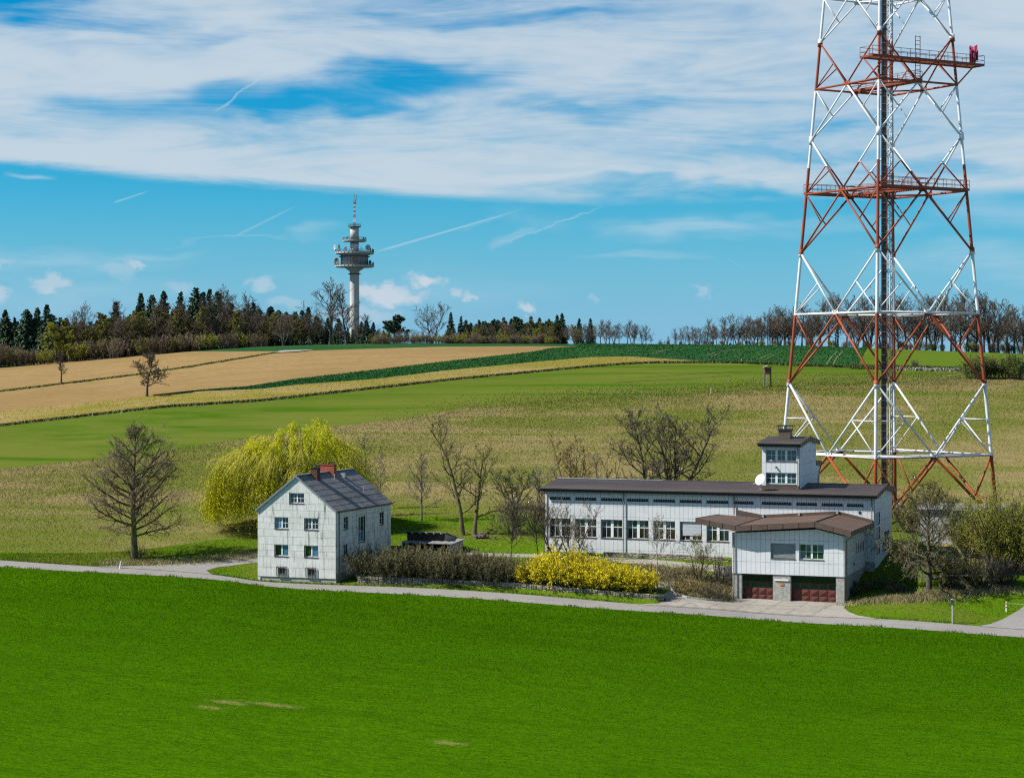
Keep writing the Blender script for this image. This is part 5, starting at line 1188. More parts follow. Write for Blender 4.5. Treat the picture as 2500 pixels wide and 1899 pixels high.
# ------------------------------------------------------------------ plants
def nrm(a): return a/np.maximum(np.linalg.norm(a, axis=-1, keepdims=True), 1e-9)
def polyl(r, P0, D, L, k, wander, trop=None):
    pts = [P0]; d = nrm(D)
    for i in range(k):
        d = d+r.normal(0, wander, d.shape)
        if trop is not None: d = d+trop
        d = nrm(d); pts.append(pts[-1]+d*(L/k)[:, None])
    return np.stack(pts, 1)
def kids(r, pts, rad, L, c, t0, ang, sd, lr, rr, lsd=0.25, taper=0.6, flat=None):
    """c children along every branch; returns P0, D, L, R"""
    n, k1, _ = pts.shape; t = (np.arange(c)[None, :]+r.random((n, c)))/c; t = t0+(1-t0)*t
    f = t*(k1-1); i = np.minimum(f.astype(int), k1-2); w = (f-i)[..., None]; b = np.arange(n)[:, None]
    P = pts[b, i]*(1-w)+pts[b, i+1]*w; d = nrm(pts[b, i+1]-pts[b, i]); R_ = rad[b, i]*(1-w[..., 0])+rad[b, i+1]*w[..., 0]
    q = nrm(np.cross(d, r.normal(size=d.shape)))
    if flat is not None: q = nrm(q*np.array([1, 1, flat]))
    a = r.normal(ang, sd, (n, c))[..., None]; D = d*np.cos(a)+q*np.sin(a)
    Lc = L[:, None]*lr*(1-taper*t)*np.exp(r.normal(0, lsd, (n, c)))
    return P.reshape(-1, 3), D.reshape(-1, 3), Lc.ravel(), np.minimum(R_*rr, R_).ravel()
def tubes(pts, rad, s):
    n, k, _ = pts.shape; d = np.empty_like(pts); d[:, 1:-1] = pts[:, 2:]-pts[:, :-2]; d[:, 0] = pts[:, 1]-pts[:, 0]; d[:, -1] = pts[:, -1]-pts[:, -2]; d = nrm(d)
    ref = np.where(np.abs(d[..., 2:3]) > 0.9, np.array([1.0, 0, 0]), np.array([0, 0, 1.0])); a = nrm(np.cross(d, ref)); b = np.cross(d, a)
    if s == 2:
        V = np.stack([pts-a*rad[..., None], pts+a*rad[..., None]], 2)
        base = (np.arange(n)[:, None]*k+np.arange(k-1)[None, :]).ravel()*2; F = np.stack([base, base+1, base+3, base+2], 1)
    else:
        th = np.arange(s)*2*np.pi/s; V = pts[:, :, None]+(a[:, :, None]*np.cos(th)[None, None, :, None]+b[:, :, None]*np.sin(th)[None, None, :, None])*rad[:, :, None, None]
        base = (np.arange(n)[:, None]*k+np.arange(k-1)[None, :]).reshape(-1, 1)*s; j = np.arange(s)[None, :]; j2 = (j+1) % s
        F = np.stack([base+j, base+j2, base+j2+s, base+j+s], -1).reshape(-1, 4)
    return V.reshape(-1, 3), F
class Geo:
    def __init__(s): s.v = []; s.f = []; s.m = []; s.n = 0
    def add(s, VF, mi):
        V, F = VF; s.v.append(V); s.f.append(F+s.n); s.m.append(np.full(len(F), mi)); s.n += len(V)
    def mesh(s, name, mats, smooth=False):
        quads = [f for f in s.f]; order = [i for i in range(len(quads))]
        return np_mesh(name, np.concatenate(s.v), quads, mats, np.concatenate(s.m), smooth)
def leaves(r, P, size, asp=0.55, hang=0.0):
    """small quads at points P"""
    n = len(P); a = nrm(r.normal(size=(n, 3))-np.array([0, 0, hang])); b = nrm(np.cross(a, r.normal(size=(n, 3)))); s = (size*r.uniform(0.6, 1.4, n))[:, None]
    V = np.stack([P, P+a*s*0.5+b*s*asp/2, P+a*s, P+a*s*0.5-b*s*asp/2], 1).reshape(-1, 3); return V, np.arange(4*n).reshape(-1, 4)
def pick(r, pts, n):
    m, k, _ = pts.shape; i = r.integers(0, m, n); f = r.random(n)*(k-1); j = np.minimum(f.astype(int), k-2); w = (f-j)[:, None]
    return pts[i, j]*(1-w)+pts[i, j+1]*w
def taper(n, k, r0, r1): return r0[:, None]*(1-np.linspace(0, 1, k)[None, :])+r1[:, None]*np.linspace(0, 1, k)[None, :]

def broadleaf(seed, H, r0, t0, n1, prof, ang, trop1=0.05, n2=9, l2=0.45, n3=8, l3=0.4, n4=5, l4=0.45, tw=0.012, wander=0.10, trunkw=0.04, mats=(), leaf=None, droop=0.0, a2=0.75, lean=(0, 0), forks=1, spread=0.25, thin=0.0, asym=0.0, k1=7):
    r = np.random.default_rng(seed); T = Geo(); Cn = Geo()
    K = 12; P0 = np.zeros((forks, 3)); P0[:, 2] = -0.3; P0[:, :2] = r.normal(0, r0*0.5 if forks > 1 else 0, (forks, 2)); D = np.tile(np.array([lean[0], lean[1], 1.0]), (forks, 1))
    if forks > 1:
        az = np.arange(forks)*2*np.pi/forks+r.random()*6; D[:, 0] += spread*np.cos(az); D[:, 1] += spread*np.sin(az)
    LH = np.full(forks, H)*r.uniform(0.82, 1.0, forks) if forks > 1 else np.array([H+0.3])
    tr = polyl(r, P0, D, LH, K, trunkw, np.array([0, 0, 0.03])); trr = taper(forks, K+1, np.full(forks, r0), np.full(forks, r0*0.10))
    trr = trr*(1+0.35*np.exp(-np.linspace(0, 1, K+1)*14))[None]
    T.add(tubes(tr, trr, 8), 0)
    # limbs
    P, D, L, R_ = [], [], [], []
    for b in range(forks):
        nb = n1//forks; t = t0+(0.985-t0)*(np.arange(nb)+r.random(nb))/nb; f = t*K; i = np.minimum(f.astype(int), K-1); w = (f-i)[:, None]
        p = tr[b, i]*(1-w)+tr[b, i+1]*w; az = np.arange(nb)*2.39996+r.normal(0, 0.4, nb)+b*2.0; th = np.array([ang(x) for x in t])+r.normal(0, 0.12, nb)
        d = np.stack([np.cos(az)*np.sin(th), np.sin(az)*np.sin(th), np.cos(th)], -1)
        l = np.array([prof(x) for x in t])*np.exp(r.normal(0, 0.16, nb))*(1+asym*np.cos(az-1.0)); rb = (trr[b, i]*(1-w[:, 0])+trr[b, i+1]*w[:, 0])
        P.append(p); D.append(d); L.append(l); R_.append(np.minimum(rb*0.62, 0.022*l+0.01))
    P, D, L, R_ = map(np.concatenate, (P, D, L, R_))
    l1 = polyl(r, P, D, L, k1, wander, np.array([0, 0, trop1])); q1 = taper(len(L), k1+1, R_, R_*0.2); T.add(tubes(l1, q1, 5), 0)
    P, D, L2, R2 = kids(r, l1, q1, L, n2, 0.18, a2, 0.2, l2, 0.6, flat=0.8); k = 5
    b2 = polyl(r, P, D, L2, k, wander*1.1, np.array([0, 0, trop1*0.7-droop])); q2 = taper(len(L2), k+1, np.maximum(R2, tw*1.6), np.full(len(L2), tw)); Cn.add(tubes(b2, q2, 3), 0)
    P, D, L3, R3 = kids(r, b2, q2, L2, n3, 0.15, 0.7, 0.22, l3, 0.6); k = 3
    b3 = polyl(r, P, D, L3, k, wander*1.2, np.array([0, 0, trop1*0.5-droop])); q3 = taper(len(L3), k+1, np.full(len(L3), tw), np.full(len(L3), tw*0.6)); Cn.add(tubes(b3, q3, 2 if n4 else 2), 1)
    tips = b3
    if n4:
        P, D, L4, _ = kids(r, b3, q3, L3, n4, 0.2, 0.7, 0.25, l4, 0.6); k = 2
        b4 = polyl(r, P, D, L4, k, wander*1.2, np.array([0, 0, -droop])); q4 = taper(len(L4), k+1, np.full(len(L4), tw*0.75), np.full(len(L4), tw*0.4)); Cn.add(tubes(b4, q4, 2), 1); tips = b4
    if leaf: Cn.add(leaves(r, pick(r, tips, leaf[0])+r.normal(0, 0.03, (leaf[0], 3)), leaf[1], leaf[2] if len(leaf) > 2 else 0.6), 2)
    return T.mesh('trunk', [mats[0]], True), Cn.mesh('crown', list(mats))
def weeping(seed, H, W, mats, ncurt=5200, base=0.8):
    """dome of hanging strands carried by arching limbs"""
    r = np.random.default_rng(seed); T = Geo(); Cn = Geo(); K = 8
    nlb = 40; lob = np.stack([r.uniform(-1, 1, nlb)*W*0.9, r.uniform(-1, 1, nlb)*W*0.75, r.uniform(-0.20, 0.12, nlb)*H, r.uniform(0.8, 1.9, nlb)], 1)
    def dome(x, y):
        q = np.sqrt((x/W)**2+(y/(W*0.85))**2); z = H*(0.98-0.50*np.clip(q, 0, 1.1)**2.6)+0.16*np.minimum(x-1.0, 0)-0.08*np.maximum(x-4, 0)
        for l in lob: z = z+l[2]*np.exp(-((x-l[0])**2+(y-l[1])**2)/(l[3]**2))
        return z
    D = np.array([[0.05, 0, 1], [-0.5, 0.1, 0.9], [0.45, -0.2, 0.9], [0.1, 0.5, 0.9]]); n = 4
    tr = polyl(r, np.array([[0, 0, -0.3]]*n)+r.normal(0, 0.1, (n, 3)), D, np.array([H*0.72, H*0.6, H*0.6, H*0.55]), K, 0.08, np.array([0, 0, 0.02])); trr = taper(n, K+1, np.full(n, 0.40), np.full(n, 0.08)); T.add(tubes(tr, trr, 8), 0)
    nl = 70; a = r.uniform(0, 6.283, nl); q = np.sqrt(r.random(nl))*0.95; ex, ey = np.cos(a)*q*W, np.sin(a)*q*W*0.85; ez = dome(ex, ey)-0.3
    src = tr[r.integers(0, n, nl), r.integers(3, K+1, nl)]; end = np.stack([ex, ey, ez], 1); t = np.linspace(0, 1, 9)[None, :, None]; mid = (src+end)/2+np.array([0, 0, 1.0]); l1 = (1-t)**2*src[:, None]+2*t*(1-t)*mid[:, None]+t**2*end[:, None]+r.normal(0, 0.10, (nl, 9, 3))*t
    T.add(tubes(l1, taper(nl, 9, np.full(nl, 0.09), np.full(nl, 0.02)), 5), 0)
    n = ncurt; a = r.uniform(0, 6.283, n); q = np.sqrt(r.random(n))**0.72; x, y = np.cos(a)*q*W, np.sin(a)*q*W*0.85; inner = r.random(n)**2.2*0.45
    # strands gather in clumps
    cx, cy = r.uniform(-W, W, 150), r.uniform(-W, W, 150)*0.85; k = np.argmin((x[:, None]-cx[None])**2+(y[:, None]-cy[None])**2, axis=1); x = x+(cx[k]-x)*0.55; y = y+(cy[k]-y)*0.55
    z = dome(x, y)*(1-inner*(q < 0.75))+r.normal(0, 0.22, n); P = np.stack([x, y, z], 1); out = np.stack([np.cos(a), np.sin(a), np.full(n, 0.25)], 1)*0.8+r.normal(0, 0.35, (n, 3))
    L = r.uniform(1.0, 3.6, n)*(0.55+0.9*q**3); L = np.where(q > 0.72, np.maximum(L, (z-base)*r.uniform(0.8, 1.2, n)), L); L = np.clip(L, 0.6, np.maximum(1.15*(z-base*r.uniform(0.6, 2.2, n)), 0.6))
    b3 = polyl(r, P, out, L, 7, 0.05, np.array([0, 0, -0.62])); Cn.add(tubes(b3, np.full((n, 8), 0.016), 2), 1)
    m = ncurt*15; Cn.add(leaves(r, pick(r, b3, m)+r.normal(0, 0.035, (m, 3)), 0.19, 0.34, 1.3), 2)
    return T.mesh('trunk', [mats[0]], True), Cn.mesh('crown', list(mats))
def conifer(seed, H, W, mats, t0=0.08, nb=150, nt=26, droop=0.18, tw=0.09, power=0.9):
    r = np.random.default_rng(seed); T = Geo(); Cn = Geo(); K = 8
    tr = polyl(r, np.array([[0, 0, -0.5]]), np.array([[0, 0, 1.0]]), np.array([H+0.5]), K, 0.01); T.add(tubes(tr, taper(1, K+1, np.array([H*0.014+0.05]), np.array([0.03])), 6), 0)
    t = t0+(0.995-t0)*(np.arange(nb)+r.random(nb))/nb; az = np.arange(nb)*2.4+r.normal(0, 0.5, nb); L = W*(1-t)**power*r.uniform(0.7, 1.15, nb)+0.35; f = t*K; i = np.minimum(f.astype(int), K-1); w = (f-i)[:, None]
    P = tr[0, i]*(1-w)+tr[0, i+1]*w; e = 0.25-0.5*(1-t)+0.3*(t > 0.85); D = np.stack([np.cos(az), np.sin(az), e], -1)
    b = polyl(r, P, D, L, 5, 0.05, np.array([0, 0, -droop*0.25])); b[:, 4:, 2] += 0.06*L[:, None]; q = taper(nb, 6, np.full(nb, 0.05), np.full(nb, 0.015)); T.add(tubes(b, q, 3), 0)
    P, D, L2, _ = kids(r, b, q, L, nt, 0.12, 0.8, 0.25, 0.34, 0.6, taper=0.45); L2 = np.maximum(L2, 0.3); D[:, 2] -= droop*2
    s = polyl(r, P, D, L2, 2, 0.12, np.array([0, 0, -droop])); n = len(L2); wd = tw*r.uniform(0.7, 1.5, n)*(H/18); q = np.stack([wd*0.7, wd, wd*0.3], 1); Cn.add(tubes(s, q, 2), 1)
    return T.mesh('trunk', [mats[0]], True), Cn.mesh('crown', list(mats))
def shrub(seed, W, D_, H, mats, stems=60, n2=7, l2=0.4, n3=5, l3=0.45, tw=0.010, leaf=None, splay=0.35, wander=0.09, up=0.05, base=0.5, hang=0.0):
    r = np.random.default_rng(seed); T = Geo(); Cn = Geo(); a = r.uniform(0, 6.283, stems); q = np.sqrt(r.random(stems)); P = np.stack([np.cos(a)*q*W*base/2, np.sin(a)*q*D_*base/2, np.full(stems, -0.15)], -1)
    D = np.stack([np.cos(a)*q*splay*W/max(W, D_)*1.4, np.sin(a)*q*splay*D_/max(W, D_)*1.4, np.ones(stems)], -1)+r.normal(0, 0.12, (stems, 3)); L = H*r.uniform(0.72, 1.08, stems)*(1-0.22*q)
    s = polyl(r, P, D, L, 6, wander, np.array([0, 0, up])); R_ = np.full(stems, max(0.012*H, 0.014)); sr = taper(stems, 7, R_, R_*0.35); T.add(tubes(s, sr, 4), 0)
    P, D, L2, R2 = kids(r, s, sr, L, n2, 0.2, 0.6, 0.25, l2, 0.6, taper=0.45); b2 = polyl(r, P, D, L2, 4, wander*1.2, np.array([0, 0, up-hang])); q2 = taper(len(L2), 5, np.full(len(L2), tw*1.3), np.full(len(L2), tw*0.7)); Cn.add(tubes(b2, q2, 2), 1)
    P, D, L3, R3 = kids(r, b2, q2, L2, n3, 0.15, 0.65, 0.25, l3, 0.6, taper=0.4); b3 = polyl(r, P, D, L3, 2, wander*1.3, np.array([0, 0, up*0.5-hang])); q3 = taper(len(L3), 3, np.full(len(L3), tw*0.9), np.full(len(L3), tw*0.45)); Cn.add(tubes(b3, q3, 2), 1)
    if leaf: Cn.add(leaves(r, np.concatenate([pick(r, b3, leaf[0]*3//4), pick(r, b2, leaf[0]//4)])+r.normal(0, 0.03, (leaf[0]*3//4+leaf[0]//4, 3)), leaf[1], 0.6), 2)
    return T.mesh('stems', [mats[0]], True), Cn.mesh('crown', list(mats))
def plant(meshes, name, p, label, cat, group=None, s=1.0, rz=0.0, sz=None, tn='trunk'):
    o = empty(name, p, label, cat, group, rz); o.scale = (s, s, s if sz is None else sz)
    for me, nm in ((meshes[0], tn), (meshes[1], 'crown')): link(bpy.data.objects.new(nm, me), o)
    return o

BK = mat('bark_dark', (0.055, 0.045, 0.036), 0.95, (0.09, 0.08, 0.06), 2.5, bump=(9, 0.5, 0.05))
BKM = mat('bark_mossy', (0.075, 0.065, 0.032), 0.95, (0.12, 0.105, 0.04), 1.5, bump=(9, 0.5, 0.05))
BKG = mat('bark_grey', (0.17, 0.155, 0.13), 0.95, (0.10, 0.09, 0.075), 2.0)
TWB = mat('twig_brown', (0.225, 0.165, 0.115), 0.9, (0.15, 0.115, 0.08), 0.6)
TWP = mat('twig_pinkish', (0.215, 0.150, 0.112), 0.9, (0.14, 0.102, 0.075), 0.6)
TWD = mat('twig_dark', (0.105, 0.086, 0.058), 0.9, (0.145, 0.118, 0.07), 0.8)
TWG = mat('twig_golden', (0.40, 0.27, 0.075), 0.9, (0.27, 0.185, 0.065), 0.6)
TWO = mat('twig_olive', (0.15, 0.128, 0.050), 0.9, (0.19, 0.155, 0.075), 0.8)
TWW = mat('twig_pale', (0.30, 0.27, 0.23), 0.9, (0.2, 0.175, 0.145), 0.8)
LWIL = mat('leaf_willow', (0.72, 0.70, 0.006), 0.7, (0.58, 0.60, 0.006), 0.5, 3, transl=0.35)
TWY = mat('twig_yellow', (0.30, 0.26, 0.03), 0.9)
LBUD = mat('leaf_bud', (0.20, 0.185, 0.035), 0.7, (0.13, 0.125, 0.028), 0.6, 3, transl=0.2)
LYG = mat('leaf_yellowgreen', (0.30, 0.30, 0.02), 0.7, (0.19, 0.215, 0.02), 0.5, 3, transl=0.25)
LGRN = mat('leaf_green', (0.10, 0.15, 0.022), 0.7, (0.07, 0.11, 0.02), 0.6, transl=0.2)
LFOR = mat('flower_forsythia', (0.80, 0.66, 0.003), 0.7, (0.68, 0.56, 0.004), 1.2, 3, transl=0.25)
LHED = mat('leaf_hedge', (0.105, 0.098, 0.035), 0.75, (0.065, 0.068, 0.026), 0.9, 4)
NDL = mat('needle_dark', (0.046, 0.088, 0.050), 0.8, (0.070, 0.116, 0.056), 0.25, 3)
NDG = mat('needle_green', (0.085, 0.125, 0.046), 0.8, (0.115, 0.15, 0.055), 0.3, 3)
NDLR = mat('needle_larch', (0.165, 0.165, 0.055), 0.8, (0.20, 0.18, 0.065), 0.3, 3)

def H_of(p, top_py): return z_of(top_py, depth(p.x, p.y))-p.z
# --- linden left of the house
p = hit(329, 1362); Hh = H_of(p, 1045)
lin = broadleaf(21, Hh, 0.36, 0.17, 44, lambda t: 6.6*(1-t)**0.62*(0.75+0.5*math.sin(min(1, (t-0.12)/0.35)*1.57)) if t < 0.97 else 0.7, lambda t: 1.4-0.85*t, 0.02, 14, 0.5, 9, 0.5, 5, 0.6, 0.017, 0.13, 0.02, (BKM, mat('twig_linden', (0.27, 0.185, 0.13), 0.9, (0.17, 0.12, 0.085), 0.6), LBUD), droop=0.03)
plant(lin, 'linden_tree', p, 'large bare linden tree standing left of the white house', 'tree')
q = plant(shrub(211, 1.8, 1.8, 1.9, (BK, TWD, LBUD), 26, 6, 0.4, 4), 'sucker_bush', p+Vector((0.3, -0.2, 0)), 'brushy shoots round the foot of the bare linden', 'bush', tn='stems')
# --- willow behind the house
p = spot(706, 243); Hh = H_of(p, 1016)
wil = weeping(33, Hh, 8.0, (BK, TWY, LWIL), 7000, 0.4)
plant(wil, 'weeping_willow', p, 'yellow green weeping willow behind the white house', 'tree', rz=0.30)
# --- slender trees right of the house
slim = broadleaf(41, 10, 0.12, 0.22, 30, lambda t: 2.6*(1-t)**0.7+0.3, lambda t: 0.95-0.35*t, 0.06, 7, 0.42, 6, 0.42, 4, 0.55, 0.016, 0.08, 0.02, (BKG, TWP, LBUD))
for px, Y, top, lb in ((893, 252, 1062, 'tall slender bare tree just behind the house roof'), (928, 258, 1096, 'shorter slender bare tree right of the house roof')):
    p = spot(px, Y); h = H_of(p, top); plant(slim, 'slender_tree', p, lb, 'tree', s=h/10, rz=px)
p = hit(1029, 1271); h = H_of(p, 1112)
plant(broadleaf(42, 10, 0.17, 0.2, 26, lambda t: 4.0*(1-t)**0.6+0.3, lambda t: 1.1-0.5*t, 0.07, 8, 0.5, 7, 0.5, 4, 0.5, 0.016, 0.09, 0.03, (BKG, TWB, LBUD)), 'ash_tree', p, 'small bare ash tree on the lawn behind the wood shed', 'tree', s=h/10)
# --- twin fruit tree
p = hit(1140, 1306); h = H_of(p, 1036)
plant(broadleaf(45, h, 0.30, 0.2, 17, lambda t: 4.6*(1-t)**0.5+0.6, lambda t: 1.3-0.7*t, 0.08, 8, 0.5, 7, 0.45, 4, 0.45, 0.016, 0.20, 0.07, (BKM, TWD, LBUD), lean=(-0.16, 0.0), leaf=(900, 0.12)), 'old_fruit_tree', p+Vector((-0.5, 0, 0)), 'tall leaning trunk of the twin fruit trees on the lawn', 'tree')
plant(broadleaf(48, h*0.76, 0.28, 0.22, 13, lambda t: 4.4*(1-t)**0.5+0.6, lambda t: 1.25-0.6*t, 0.10, 8, 0.5, 7, 0.45, 4, 0.45, 0.016, 0.22, 0.06, (BKM, TWD, LBUD), lean=(0.08, 0.0), leaf=(700, 0.12)), 'old_fruit_tree', p+Vector((0.75, 0.3, 0)), 'shorter upright trunk of the twin fruit trees on the lawn', 'tree')
# --- trees behind and left of the hall
p = hit(1256, 1240); h = H_of(p, 1148)
plant(broadleaf(50, h, 0.16, 0.12, 20, lambda t: 3.6*(1-t)**0.4+0.4, lambda t: 1.05-0.35*t, 0.04, 9, 0.5, 8, 0.5, 4, 0.5, 0.016, 0.11, 0.05, (BK, TWO, LGRN), leaf=(4200, 0.11), forks=3, spread=0.5), 'budding_tree', p, 'low green budding tree left of the hall roof', 'tree')
p = hit(1320, 1246); h = H_of(p, 1130)
plant(broadleaf(51, h, 0.12, 0.12, 18, lambda t: 2.6*(1-t)**0.5+0.3, lambda t: 0.8-0.3*t, 0.05, 8, 0.5, 7, 0.5, 4, 0.5, 0.016, 0.10, 0.05, (BKG, TWW, LBUD), forks=3, spread=0.3), 'pale_tree', p, 'pale grey bare tree at the left end of the hall', 'tree')
def behind(px, Y, top): q = spot(px, Y); return q, H_of(q, top)
p, h = behind(1400, 252, 1056)
plant(broadleaf(52, h, 0.13, 0.10, 32, lambda t: 3.6*(1-t)**0.5+0.3, lambda t: 0.85-0.4*t, 0.06, 9, 0.5, 8, 0.5, 5, 0.55, 0.017, 0.09, 0.05, (BK, TWG, LBUD), forks=4, spread=0.42, leaf=(1200, 0.08)), 'golden_willow', p, 'golden twigged willow behind the left half of the hall', 'tree')
p, h = behind(1480, 254, 1092)
plant(broadleaf(53, h, 0.10, 0.10, 20, lambda t: 2.6*(1-t)**0.5+0.3, lambda t: 0.75-0.3*t, 0.06, 8, 0.5, 7, 0.5, 4, 0.5, 0.016, 0.09, 0.05, (BK, TWP, LBUD), forks=3, spread=0.35), 'rosy_tree', p, 'reddish twigged small tree behind the hall', 'tree')
p, h = behind(1577, 250, 1012)
plant(broadleaf(57, h, 0.27, 0.22, 18, lambda t: 5.6*(1-t)**0.5+0.8, lambda t: 1.2-0.6*t, 0.04, 11, 0.5, 9, 0.45, 5, 0.55, 0.022, 0.17, 0.08, (BK, TWD, LBUD), lean=(-0.2, 0.0), leaf=(1500, 0.09)), 'dark_bare_tree', p, 'dark bare tree leaning left behind the hall', 'tree')
p, h = behind(1655, 250, 992)
plant(broadleaf(58, h, 0.30, 0.24, 34, lambda t: 5.6*(1-t)**0.45+1.0, lambda t: 1.2-0.5*t, 0.03, 11, 0.5, 9, 0.45, 5, 0.55, 0.022, 0.17, 0.07, (BK, TWD, LBUD), forks=3, spread=0.26, leaf=(2600, 0.09)), 'dark_bare_tree', p, 'broad dark bare tree with several trunks behind the hall', 'tree')
# --- globe-pruned trees and shrubs before the hall
gl = broadleaf(61, 4.6, 0.085, 0.40, 34, lambda t: 2.9*(0.8+0.3*math.sin(t*3)), lambda t: 1.3-0.9*t, 0.09, 9, 0.5, 7, 0.5, 3, 0.5, 0.014, 0.08, 0.02, (BK, TWB, LBUD))
p = hit(1247, 1376); h = H_of(p, 1244); plant(gl, 'globe_tree', p, 'round clipped bare tree on a thin trunk behind the hedge', 'tree', s=h/5.6)
p = hit(1312, 1362); h = H_of(p, 1246); plant(gl, 'globe_tree', p, 'second round clipped bare tree at the corner of the hall', 'tree', s=h/5.6, rz=2.0)
p = hit(1352, 1366); h = H_of(p, 1232)
plant(broadleaf(63, h, 0.10, 0.05, 14, lambda t: 2.8*(1-t)**0.4+0.5, lambda t: 0.9-0.4*t, 0.07, 8, 0.5, 7, 0.45, 4, 0.5, 0.014, 0.10, 0.06, (BK, TWB, LBUD), forks=4, spread=0.6), 'bare_bush', p, 'bare many stemmed bush at the left corner of the hall', 'bush', tn='stems')
p = hit(1400, 1372); h = H_of(p, 1228)
plant(broadleaf(64, h, 0.11, 0.08, 20, lambda t: 3.1*(1-t)**0.35+0.5, lambda t: 1.0-0.5*t, 0.08, 9, 0.5, 7, 0.45, 4, 0.5, 0.014, 0.09, 0.05, (BKG, TWB, LYG), forks=4, spread=0.55, leaf=(700, 0.08)), 'bare_bush', p, 'bare spreading bush in front of the hall windows', 'bush', tn='stems')
p = hit(1604, 1436); h = H_of(p, 1272)
plant(broadleaf(65, h, 0.075, 0.38, 16, lambda t: 2.3*(1-t)**0.4+0.4, lambda t: 1.0-0.5*t, 0.06, 7, 0.45, 6, 0.45, 3, 0.45, 0.012, 0.10, 0.045, (mat('bark_birch', (0.42, 0.38, 0.34), 0.9, (0.2, 0.17, 0.15), 5), TWP, LYG), leaf=(420, 0.08)), 'young_birch', p, 'slim young birch with pale trunk by the drive', 'tree')
p = hit(1705, 1416); h = H_of(p, 1318)
plant(broadleaf(66, h, 0.09, 0.10, 16, lambda t: 2.6*(1-t)**0.35+0.4, lambda t: 1.0-0.4*t, 0.06, 8, 0.5, 7, 0.45, 4, 0.5, 0.013, 0.10, 0.05, (BKM, TWO, LYG), forks=4, spread=0.5, leaf=(900, 0.07)), 'vase_bush', p, 'vase shaped bare bush left of the garage annex', 'bush', tn='stems')
p = hit(1757, 1424); h = H_of(p, 1345)
plant(shrub(67, 2.6, 2.2, h, (BK, TWP, LYG), 22, 6, 0.4, 5, leaf=(260, 0.06)), 'thin_bush', p, 'thin brown bush against the garage annex corner', 'bush', tn='stems')
# --- right hand trees
p = hit(2268, 1443); h = H_of(p, 1218)
plant(broadleaf(71, h, 0.30, 0.14, 34, lambda t: 5.8*(1-t)**0.35+0.5, lambda t: 1.45-0.8*t, 0.0, 10, 0.5, 8, 0.5, 5, 0.5, 0.015, 0.14, 0.06, (BK, TWD, LBUD), leaf=(11000, 0.12), droop=0.06), 'budding_apple', p, 'wide tree with yellow green buds right of the garage annex', 'tree')
for i, (px, py, top, W, sd, lb, ms, lf) in enumerate(((2440, 1395, 1195, 4.6, 81, 'tall yellow green willow bush at the right edge', (BK, TWO, LYG), (20000, 0.13)), (2385, 1360, 1225, 4.0, 82, 'yellow green bush by the right mast leg', (BK, TWO, LYG), (15000, 0.13)), (2505, 1400, 1240, 4.6, 83, 'yellow green bush cut by the right picture edge', (BK, TWO, LYG), (18000, 0.13)),
                                     (2330, 1438, 1335, 4.2, 84, 'olive brown thicket right of the budding tree', (BK, TWO, LBUD), (3500, 0.09)), (2400, 1436, 1345, 4.2, 85, 'brown bare thicket on the right slope', (BK, TWB, LBUD), (600, 0.08)), (2450, 1428, 1362, 3.6, 86, 'low dark brown thicket at the right edge', (BK, TWD, LBUD), (300, 0.08)),
                                     (2230, 1300, 1200, 3.6, 87, 'olive bush beside the equipment hut', (BK, TWO, LBUD), (4000, 0.1)), (2290, 1290, 1195, 3.6, 88, 'loose olive bush under the lattice mast', (BK, TWO, LBUD), (3000, 0.1)), (2360, 1330, 1265, 4.0, 89, 'green bush behind the budding tree', (BK, TWO, LYG), (5000, 0.12)))):
    p = hit(px, py); h = H_of(p, top); plant(shrub(sd, W, W*0.8, h, ms, 60, 9, 0.45, 7, leaf=lf, tw=0.015, splay=0.5), 'thicket' if i in (3, 4, 5) else 'willow_bush', p, lb, 'bush', tn='stems', group='bushes on the right slope')
for i, (px, py, W, H_, lb) in enumerate(((2080, 1452, 2.6, 1.1, 'bramble at the right corner of the garage'), (2110, 1440, 3.2, 1.3, 'bramble mound along the annex side wall'), (2150, 1436, 3.2, 1.5, 'dark bramble between annex and budding tree'), (2190, 1446, 3.0, 1.1, 'low bramble at the foot of the budding tree'))):
    p = hit(px, py); plant(shrub(90+i, W, 2.4, H_, (BK, TWD, LHED), 34, 7, 0.5, 5, leaf=(1500, 0.09), splay=0.8, hang=0.1), 'bramble', p, lb, 'bush', 'brambles beside the garage annex', tn='stems')
# --- hedge and forsythia above the stone wall
hedge = [shrub(100+i, 4.8, 3.8, 3.25, (BK, TWO, LHED), 110, 9, 0.36, 7, 0.42, 0.014, (8000, 0.11), 0.42, 0.10, 0.03, 0.95) for i in range(3)]
xs = np.linspace(WALL_X0+1.4, 28.6, 8); place = ['leftmost, beside the house', 'second from the house', 'third from the house', 'fourth from the house', 'fourth from the yellow forsythia', 'third from the yellow forsythia', 'second from the yellow forsythia', 'next to the yellow forsythia']
for i, x in enumerate(xs):
    y = WALL_Y+1.75; plant(hedge[i % 3], 'hedge_bush', (x, y, g1(x, y)-0.35), 'olive brown bush of the roadside hedge, '+place[i], 'hedge', 'hedge bushes above the stone wall', s=(1.04, 0.97, 1.02, 0.95)[i % 4]*(0.9 if i > 5 else 1), rz=i*1.9, tn='stems')
fors = [shrub(120+i, 4.6, 3.8, 3.5, (BK, TWD, LFOR), 85, 9, 0.42, 7, 0.42, 0.010, (17000, 0.13), 0.55, 0.10, 0.0, 0.7, 0.06) for i in range(2)]
fp = ['leftmost, joining the brown hedge', 'second from the left', 'third from the left', 'fourth from the left', 'rightmost, by the rounded wall end']
